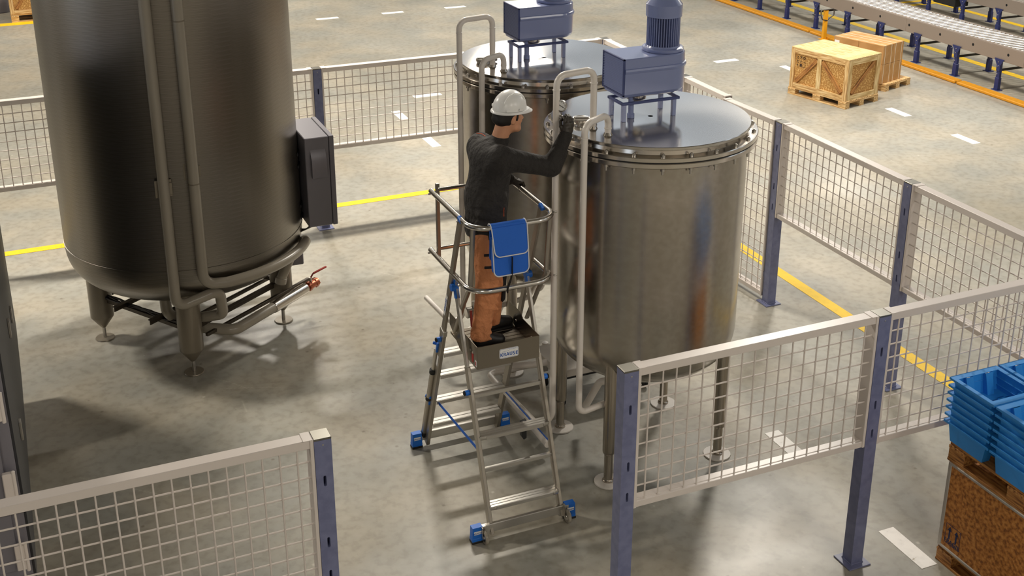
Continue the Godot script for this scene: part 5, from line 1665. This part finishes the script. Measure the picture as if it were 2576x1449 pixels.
# crate with framed chipboard faces, length L along x, width W along z, between y0 and y1
func crate(t: Node3D, L: float, W: float, y0: float, y1: float) -> void:
	var h := y1 - y0
	part("chest", bevel_box(Vector3(L - 0.05, h - 0.03, W - 0.05), 0.004), M.chipboard, t, Vector3(0, (y0 + y1) / 2 - 0.01, 0))
	for k in 4:
		part("lid_board", bevel_box(Vector3(L, 0.02, W / 4 - 0.002), 0.003), M.pine_pale, t, Vector3(0, y1 - 0.01, -W / 2 + W / 4 * (k + 0.5)))
	for s in [-1.0, 1.0]:
		var z: float = s * (W / 2 - 0.012)
		for e in [-1.0, 1.0]:
			part("corner_post", bevel_box(Vector3(h - 0.022, 0.075, 0.024), 0.002), M.pine, t, Vector3(e * (L / 2 - 0.0375), (y0 + y1) / 2 - 0.011, z), Basis(Vector3.BACK, PI / 2))
			part("frame_rail", bevel_box(Vector3(L - 0.15, 0.08, 0.024), 0.002), M.pine, t, Vector3(0, y0 + 0.04 if e < 0 else y1 - 0.06, z))
		part("middle_post", bevel_box(Vector3(h - 0.182, 0.08, 0.024), 0.002), M.pine_pale, t, Vector3(0, (y0 + y1) / 2 - 0.01, z), Basis(Vector3.BACK, PI / 2))
		for e in [-1.0, 1.0]:
			diagonal(t, Vector3(e * 0.05, y1 - 0.13, z), Vector3(e * (L / 2 - 0.12), y0 + 0.11, z), 0.07, Vector3(0, 0, 1), M.pine_dark)
		var x: float = s * (L / 2 - 0.012)
		for e in [-1.0, 1.0]:
			part("corner_post", bevel_box(Vector3(h - 0.022, 0.024, 0.075), 0.002), M.pine_pale, t, Vector3(x, (y0 + y1) / 2 - 0.011, e * (W / 2 - 0.06)), Basis(Vector3.BACK, PI / 2))
			part("frame_rail", bevel_box(Vector3(W - 0.2, 0.08, 0.024), 0.002), M.pine_pale, t, Vector3(x, y0 + 0.04 if e < 0 else y1 - 0.06, 0), Basis(Vector3.UP, PI / 2))
		diagonal(t, Vector3(x, y0 + 0.1, 0.26), Vector3(x, y1 - 0.12, -0.24), 0.06, Vector3(1, 0, 0), M.pine_dark)

func crate_and_cartons() -> void:
	# local x runs along the crate's long side
	var ang := atan2(-0.972, 0.235)          # local +x points towards (0.235, 0.972) in x,z
	var t := thing("wooden_pallet", "pale wooden pallet under the braced wooden crate near the conveyor", "pallet", Vector3(12.045, 0, -15.165), ang, "pallets on the hall floor")
	pallet(t, 1.15, 0.80, M.pine)
	var c := thing("wooden_crate", "wooden crate with diagonal braces standing on a pallet near the conveyor", "crate", Vector3(12.045, 0.121, -15.165), ang)
	crate(c, 1.13, 0.78, 0.0, 0.655)
	# printed handling marks on the face towards the fence (local +z)
	var pr := MB.new()
	var zf := 0.78 / 2 - 0.023
	var org := Vector3(-0.475, 0.52, zf)
	for i in 3:
		for j in 3:
			var p := org + Vector3(0.035 + i * 0.062, -0.02 - j * 0.062, 0.0)
			if i == 2 and j == 0:
				for k in 3:
					var a := TAU * k / 3 + PI / 2
					pr.bar(p + Vector3(cos(a) * 0.024, sin(a) * 0.024, 0), p + Vector3(cos(a + 1.6) * 0.024, sin(a + 1.6) * 0.024, 0), 0.002, 0.013, Vector3.UP, 0.0)
			elif i == 2 and j == 1:
				pass
			elif i == 2:
				for s in [[Vector3(-0.02, -0.02, 0), Vector3(-0.02, 0.01, 0)], [Vector3(-0.02, -0.022, 0), Vector3(0.022, -0.022, 0)], [Vector3(0.024, 0.0, 0), Vector3(0.024, 0.06, 0)], [Vector3(-0.01, 0.06, 0), Vector3(0.024, 0.06, 0)]]:
					pr.bar(p + s[0], p + s[1], 0.002, 0.006, Vector3.UP if absf(s[0].y - s[1].y) < 0.01 else Vector3.RIGHT, 0.0)
			elif i == 1 and j == 2:
				pr.box(Vector3(0.044, 0.044, 0.002), p)
			elif i == 1 and j == 0:
				for s in [-1.0, 1.0]:
					pr.bar(p + Vector3(-0.02, -0.018 * s, 0), p + Vector3(0.02, 0.018 * s, 0), 0.002, 0.006, Vector3.UP, 0.0)
				pr.box(Vector3(0.036, 0.005, 0.002), p + Vector3(0, 0.02, 0))
			else:
				pr.box(Vector3(0.036, 0.004, 0.002), p + Vector3(0, -0.022, 0))
				pr.box(Vector3(0.004, 0.03, 0.002), p + Vector3(-0.01, 0, 0))
				pr.box(Vector3(0.016, 0.012, 0.002), p + Vector3(0.002, 0.002, 0))
	var mk := pb("handling_marks", pr, M.print_dark, c)
	# the cartons behind
	var a2 := atan2(-0.955, 0.296)
	var t2 := thing("wooden_pallet", "pale wooden pallet carrying strapped cardboard cartons near the conveyor", "pallet", Vector3(13.19, 0, -15.70), a2, "pallets on the hall floor")
	pallet(t2, 1.10, 0.72, M.pine)
	var B := Basis(Vector3.UP, a2)
	var base := Vector3(13.07, 0.1215, -15.66)
	var names := [["lower", "upper"], ["towards the fence", "towards the conveyor"]]
	for layer in 2:
		for i in 2:
			for j in 2:
				var q := base + B * Vector3((i - 0.5) * 0.476, layer * 0.316, (j - 0.5) * 0.286)
				var cb := thing("carton", "strapped brown carton of the %s layer, %s half of the pallet, %s end" % [names[0][layer], "outer" if j == 0 else "inner", "near" if i == 1 else "far"], "carton", q, a2, "cartons on the pallet")
				part("box", bevel_box(Vector3(0.472, 0.312, 0.282), 0.004), M.cardboard, cb, Vector3(0, 0.157, 0))
				for s in [-0.085, 0.085]:
					part("strap", bevel_box(Vector3(0.474, 0.3145, 0.01), 0.001), M.strap_white, cb, Vector3(0, 0.157, s))
				if layer == 1 and i == 0 and j == 1:
					part("label_sheet", bevel_box(Vector3(0.09, 0.13, 0.002), 0.0), M.sticker_white, cb, Vector3(-0.17, 0.19, 0.1425))

func bin_mesh() -> MB:
	var mb := MB.new()
	var W := 0.40
	var D := 0.405
	var hgt := 0.145
	var base := [0.352, 0.292]
	# walls as quads from the base outline to the rim outline, inside and outside
	var outline := func(w: float, d: float, notch: float) -> Array:
		# short sides carry two stepped recesses, like the stacking bins
		var p := []
		var hw := w / 2
		var hd := d / 2
		p.append(Vector3(-hw, 0, -hd))
		for s in [[-0.62, -0.30], [0.30, 0.62]]:
			p.append(Vector3(hw * s[0], 0, -hd)); p.append(Vector3(hw * s[0], 0, -hd + notch)); p.append(Vector3(hw * s[1], 0, -hd + notch)); p.append(Vector3(hw * s[1], 0, -hd))
		p.append(Vector3(hw, 0, -hd))
		p.append(Vector3(hw, 0, hd))
		for s in [[0.62, 0.30], [-0.30, -0.62]]:
			p.append(Vector3(hw * s[0], 0, hd)); p.append(Vector3(hw * s[0], 0, hd - notch)); p.append(Vector3(hw * s[1], 0, hd - notch)); p.append(Vector3(hw * s[1], 0, hd))
		p.append(Vector3(-hw, 0, hd))
		return p
	for side in [0, 1]:
		var g: float = 0.003 * side
		var lo: Array = outline.call(base[0] - 2 * g, base[1] - 2 * g, 0.045)
		var hi: Array = outline.call(0.37 - 2 * g, 0.345 - 2 * g, 0.028)
		var m := lo.size()
		for k in m:
			var j := (k + 1) % m
			var a: Vector3 = lo[k] + Vector3(0, 0.003 * side, 0)
			var b: Vector3 = lo[j] + Vector3(0, 0.003 * side, 0)
			var c: Vector3 = hi[j] + Vector3(0, hgt, 0)
			var d: Vector3 = hi[k] + Vector3(0, hgt, 0)
			var out := Vector3(b.z - a.z, 0, -(b.x - a.x))
			if out.dot((a + b) * Vector3(1, 0, 1)) < 0 and absf(out.dot((a + b) * Vector3(1, 0, 1))) > 1e-6: pass
			var n := (b - a).cross(d - a).normalized()
			if n.dot(out) < 0: n = -n
			if side == 1: n = -n
			mb.quad(a, b, c, d, n)
		var poly := PackedVector2Array()
		for q in lo:
			poly.append(Vector2(q.x, q.z))
		var idx := Geometry2D.triangulate_polygon(poly)
		var nn := Vector3.UP if side == 1 else Vector3.DOWN
		for k in range(0, idx.size(), 3):
			var q := []
			for e in 3:
				q.append(Vector3(poly[idx[k + e]].x, 0.003 * side, poly[idx[k + e]].y))
			mb.tri(q[0], q[1], q[2], nn, nn, nn)
	return mb

func bin_rim() -> MB:
	var mb := MB.new()
	var y := 0.143
	for s in [-1.0, 1.0]:
		mb.box(Vector3(0.40, 0.004, 0.05), Vector3(0, y, s * 0.179), Basis(), 0.001)
		mb.box(Vector3(0.032, 0.004, 0.31), Vector3(s * 0.184, y, 0), Basis(), 0.001)
		mb.box(Vector3(0.40, 0.016, 0.004), Vector3(0, y - 0.006, s * 0.202), Basis(), 0.001)
		mb.box(Vector3(0.004, 0.016, 0.405), Vector3(s * 0.199, y - 0.006, 0), Basis(), 0.001)
	return mb

func stacked_goods() -> void:
	var X := 5.518
	var cz := -5.355 + 0.6
	var cx := X + 0.4
	var t := thing("wooden_pallet", "brown wooden pallet on the floor under the chipboard box", "pallet", Vector3(cx, 0, cz), PI / 2, "pallets on the hall floor")
	pallet(t, 1.2, 0.8, M.pine_dark, 0.0, 0.121)
	var b := thing("chipboard_box", "large chipboard box with metal edges printed FRAGIL", "box", Vector3(cx, 0.122, cz))
	part("panel", bevel_box(Vector3(0.8, 0.655, 1.196), 0.003), M.chipboard_dark, b, Vector3(0.003, 0.335, 0))
	for s in [-1.0, 1.0]:
		for y in [0.0125, 0.657]:
			part("edge_profile", bevel_box(Vector3(0.034, 0.026, 1.204), 0.006), M.edge_alu, b, Vector3(s * 0.385, y, 0))
			part("edge_profile", bevel_box(Vector3(0.8, 0.026, 0.034), 0.006), M.edge_alu, b, Vector3(0, y, s * 0.585))
		for e in [-1.0, 1.0]:
			part("edge_profile", bevel_box(Vector3(0.034, 0.66, 0.034), 0.006), M.edge_alu, b, Vector3(s * 0.385, 0.335, e * 0.585))
	# FRAGIL stamp on the west face
	var x := -0.3985
	var f := Basis(Vector3(0, 0, 1), Vector3.UP, Vector3(-1, 0, 0))
	var sc := Vector3(x, 0.137, -0.473)
	var st := MB.new()
	var w := 0.135
	var h := 0.15
	for q in [[Vector3(-w / 2, -h / 2, 0), Vector3(w / 2, -h / 2, 0)], [Vector3(-w / 2, h / 2, 0), Vector3(w / 2, h / 2, 0)]]:
		st.bar(sc + f * q[0], sc + f * q[1], 0.0012, 0.003, Vector3.UP, 0.0)
	for q in [-w / 2, w / 2]:
		st.bar(sc + f * Vector3(q, -h / 2, 0), sc + f * Vector3(q, h / 2, 0), 0.003, 0.0012, Vector3.LEFT, 0.0)
	for q in [-0.032, 0.032]:
		st.box(Vector3(0.0012, 0.07, 0.014), sc + f * Vector3(q, 0.0, 0))
		st.ext(PackedVector2Array([Vector2(-0.018, 0.03), Vector2(0.018, 0.03), Vector2(0, 0.062)]), 0.0012, sc + f * Vector3(q, 0, 0), f)
	pb("stamp", st, M.print_blue, b)
	part("stamp_lettering", text_mesh("FRAGIL", 0.031, 0.001), M.print_blue, b, sc + f * Vector3(0, -0.055, 0), f)
	var t2 := thing("wooden_pallet", "brown wooden pallet lying on the chipboard box under the blue bins", "pallet", Vector3(cx, 0.793, cz - 0.02), PI / 2, "pallets on the hall floor")
	pallet(t2, 1.2, 0.8, M.pine_dark, 0.0, 0.142)
	var bm := bin_mesh().mesh()
	var rm := bin_rim().mesh()
	var ord := ["lowest", "second lowest", "third lowest", "middle", "third highest", "second highest", "topmost"]
	var where := ["in the corner stack beside the fence", "in the stack in front of the corner stack", "in the stack east of the corner stack", "in the stack diagonal to the corner stack"]
	for s in 4:
		for k in 7:
			var p := Vector3(5.499 + 0.2 + (0.425 if s >= 2 else 0.0), 0.936 + 0.053 * k, -5.232 + (0.42 if s % 2 == 1 else 0.0))
			var bn := thing("stacking_bin", "blue plastic bin, %s %s" % [ord[k], where[s]], "bin", p, 0.0, "blue stacking bins")
			part("tub", bm, M.bin_blue, bn)
			part("rim", rm, M.bin_blue, bn)

# ---------------------------------------------------------------- roller conveyors
func conveyor(called_label: String, x0: float, width: float, z0: float, z1: float, first_leg: float, sticker: bool) -> void:
	var t := thing("roller_conveyor", called_label, "conveyor", Vector3(x0, 0, (z0 + z1) / 2), 0.0, "roller conveyors")
	var L := z1 - z0
	var zc := (z0 + z1) / 2
	var nsec := int(ceil(L / 3.0))
	for s in [0.0, width]:
		for k in nsec:
			part("side_rail", bevel_box(Vector3(0.03, 0.235, L / nsec - 0.002), 0.003), M.conveyor_side, t, Vector3(s, 0.605, -L / 2 + L / nsec * (k + 0.5)))
			part("rail_lip", bevel_box(Vector3(0.05, 0.012, L / nsec - 0.002), 0.003), M.conveyor_side, t, Vector3(s + (0.012 if s == 0.0 else -0.012), 0.728, -L / 2 + L / nsec * (k + 0.5)))
	var rm := rod_mesh(0.036, width - 0.03, 14)
	var n := mini(int(L / 0.093), 290)
	for k in n:
		part("roller", rm, M.roller, t, Vector3(0.015, 0.70, L / 2 - 0.05 - k * 0.093), Basis(Vector3.FORWARD, PI / 2))
	var z := first_leg
	while z > z0 + 0.1:
		for s in [0.0, width]:
			var m: Material = M.conveyor_blue
			var sg := -1.0 if s == 0.0 else 1.0
			var lg := part("leg", bevel_box(Vector3(0.05, 0.34, 0.07), 0.004), m, t, Vector3(s, 0.30, z - zc))
			part("sleeve", bevel_box(Vector3(0.062, 0.20, 0.085), 0.004), m, lg, Vector3(0, -0.19, 0))
			part("foot_plate", bevel_box(Vector3(0.11, 0.01, 0.15), 0.002), m, lg, Vector3(0, -0.295, 0))
			pb("gusset", MB.new().ext(PackedVector2Array([Vector2(-0.10, 0.20), Vector2(0.10, 0.20), Vector2(0.036, 0.09), Vector2(0.036, 0.0), Vector2(-0.036, 0.0), Vector2(-0.036, 0.09)]), 0.012, Vector3(sg * 0.03, 0.02, 0), Basis(Vector3(0, 0, 1), Vector3.UP, Vector3.LEFT)), m, lg)
			for y in [0.17, 0.10, -0.03]:
				part("bolt", rod_mesh(0.009, 0.008, 8), M.zinc, lg, Vector3(sg * 0.037 + (0.0 if sg > 0 else -0.008), y, 0.0), Basis(Vector3.FORWARD, PI / 2))
		part("cross_tie", bevel_box(Vector3(width - 0.05, 0.035, 0.03), 0.003), M.black_steel, t, Vector3(width / 2, 0.33, z - zc))
		z -= 0.965
	z = first_leg - 0.4
	while z > z0 + 0.2:
		part("inspection_hole", rod_mesh(0.024, 0.004, 14), M.cavity, t, Vector3(-0.013, 0.615, z - zc), Basis(Vector3.BACK, PI / 2))
		z -= 0.78
	if sticker:
		var zs := -18.35
		var sk := part("warning_sticker", bevel_box(Vector3(0.002, 0.10, 0.30), 0.0), M.warn_orange, t, Vector3(-0.016, 0.63, zs - zc))
		sk.set_meta("label", "orange and black warning sticker")
		part("black_field", bevel_box(Vector3(0.002, 0.096, 0.12), 0.0), M.cavity, sk, Vector3(-0.001, 0, -0.088))
		pb("triangle", MB.new().ext(PackedVector2Array([Vector2(-0.042, -0.035), Vector2(0.042, -0.035), Vector2(0, 0.04)]), 0.001, Vector3(-0.0025, 0, -0.088), Basis(Vector3(0, 0, 1), Vector3.UP, Vector3.LEFT)), M.warn_orange, sk)
		part("exclamation", text_mesh("!", 0.045, 0.0006), M.cavity, sk, Vector3(-0.0034, -0.008, -0.088), Basis(Vector3(0, 0, 1), Vector3.UP, Vector3.LEFT))
		for q in [-19.05, -16.6]:
			part("drive_box", bevel_box(Vector3(0.35, 0.20, 0.62), 0.008), M.machine_dark, t, Vector3(0.2, 0.40, q + 0.1 - zc))
		for q in [-19.2, -16.35]:
			part("cover_plate", bevel_box(Vector3(0.003, 0.05, 0.14), 0.0), M.conveyor_side, t, Vector3(-0.0165, 0.67, q - zc))

func conveyors() -> void:
	conveyor("grey roller conveyor on blue legs beside the crate and cartons", 14.755, 0.735, -25.0, -11.2, -11.56, false)
	conveyor("grey roller conveyor on blue legs carrying the orange warning sticker", 17.58, 0.735, -23.0, -13.8, -14.52, true)
	conveyor("grey roller conveyor on blue legs farthest from the mesh fence", 20.2, 0.735, -24.0, -14.5, -15.4, false)
	var t := thing("yellow_stand", "yellow steel post with a bent tube handle beside the orange kerb", "stand", Vector3(14.33, 0, -18.45))
	part("post", bevel_box(Vector3(0.075, 0.56, 0.06), 0.004), M.post_yellow, t, Vector3(0, 0.285, 0))
	part("base_plate", bevel_box(Vector3(0.16, 0.01, 0.14), 0.002), M.post_yellow, t, Vector3(0, 0.005, 0))
	pb("handle", MB.new().tube(fillet([Vector3(0.03, 0.36, 0.02), Vector3(-0.12, 0.40, 0.06), Vector3(-0.15, 0.47, 0.06), Vector3(-0.15, 0.575, 0.04), Vector3(0.17, 0.575, 0.02), Vector3(0.17, 0.46, 0.02), Vector3(0.03, 0.36, -0.01)], 0.04, 5), 0.012, 10), M.handle_steel, t)

func far_goods() -> void:
	var t := thing("wooden_pallet", "pale wooden pallet under the crate half hidden behind the large tank", "pallet", Vector3(0.88, 0, -26.4), 0.0, "pallets on the hall floor")
	pallet(t, 1.2, 0.8, M.pine, 0.0, 0.16)
	var c := thing("wooden_crate", "wooden crate with diagonal braces half hidden behind the large tank", "crate", Vector3(0.88, 0.162, -26.4))
	crate(c, 1.2, 0.8, 0.0, 0.9)
	var d := thing("plastic_drum", "grey plastic drum beside the crate beyond the large tank", "drum", Vector3(0.10, 0, -27.3))
	pb("shell", MB.new().lathe([Vector2(0, 0), Vector2(0.26, 0), Vector2(0.29, 0.05), Vector2(0.3, 0.3), Vector2(0.29, 0.85), Vector2(0.25, 0.92), Vector2(0, 0.94)], 32), M.box_grey, d)
	part("lid", rod_mesh(0.12, 0.05, 20), M.machine_dark, d, Vector3(0, 0.94, 0))
	var p := thing("wooden_pallet", "brown wooden pallet beside the grey drum beyond the large tank", "pallet", Vector3(-0.75, 0, -28.2), 0.0, "pallets on the hall floor")
	pallet(p, 1.2, 0.8, M.pine_dark, 0.0, 0.16)
	var k := thing("cardboard_carton", "brown cardboard carton on the pallet beside the grey drum", "carton", Vector3(-0.75, 0.162, -28.2))
	part("box", bevel_box(Vector3(1.1, 0.6, 0.75), 0.008), M.cardboard, k, Vector3(0, 0.3, 0))
	part("tape", bevel_box(Vector3(1.104, 0.002, 0.05), 0.0), M.strap_white, k, Vector3(0, 0.601, 0))
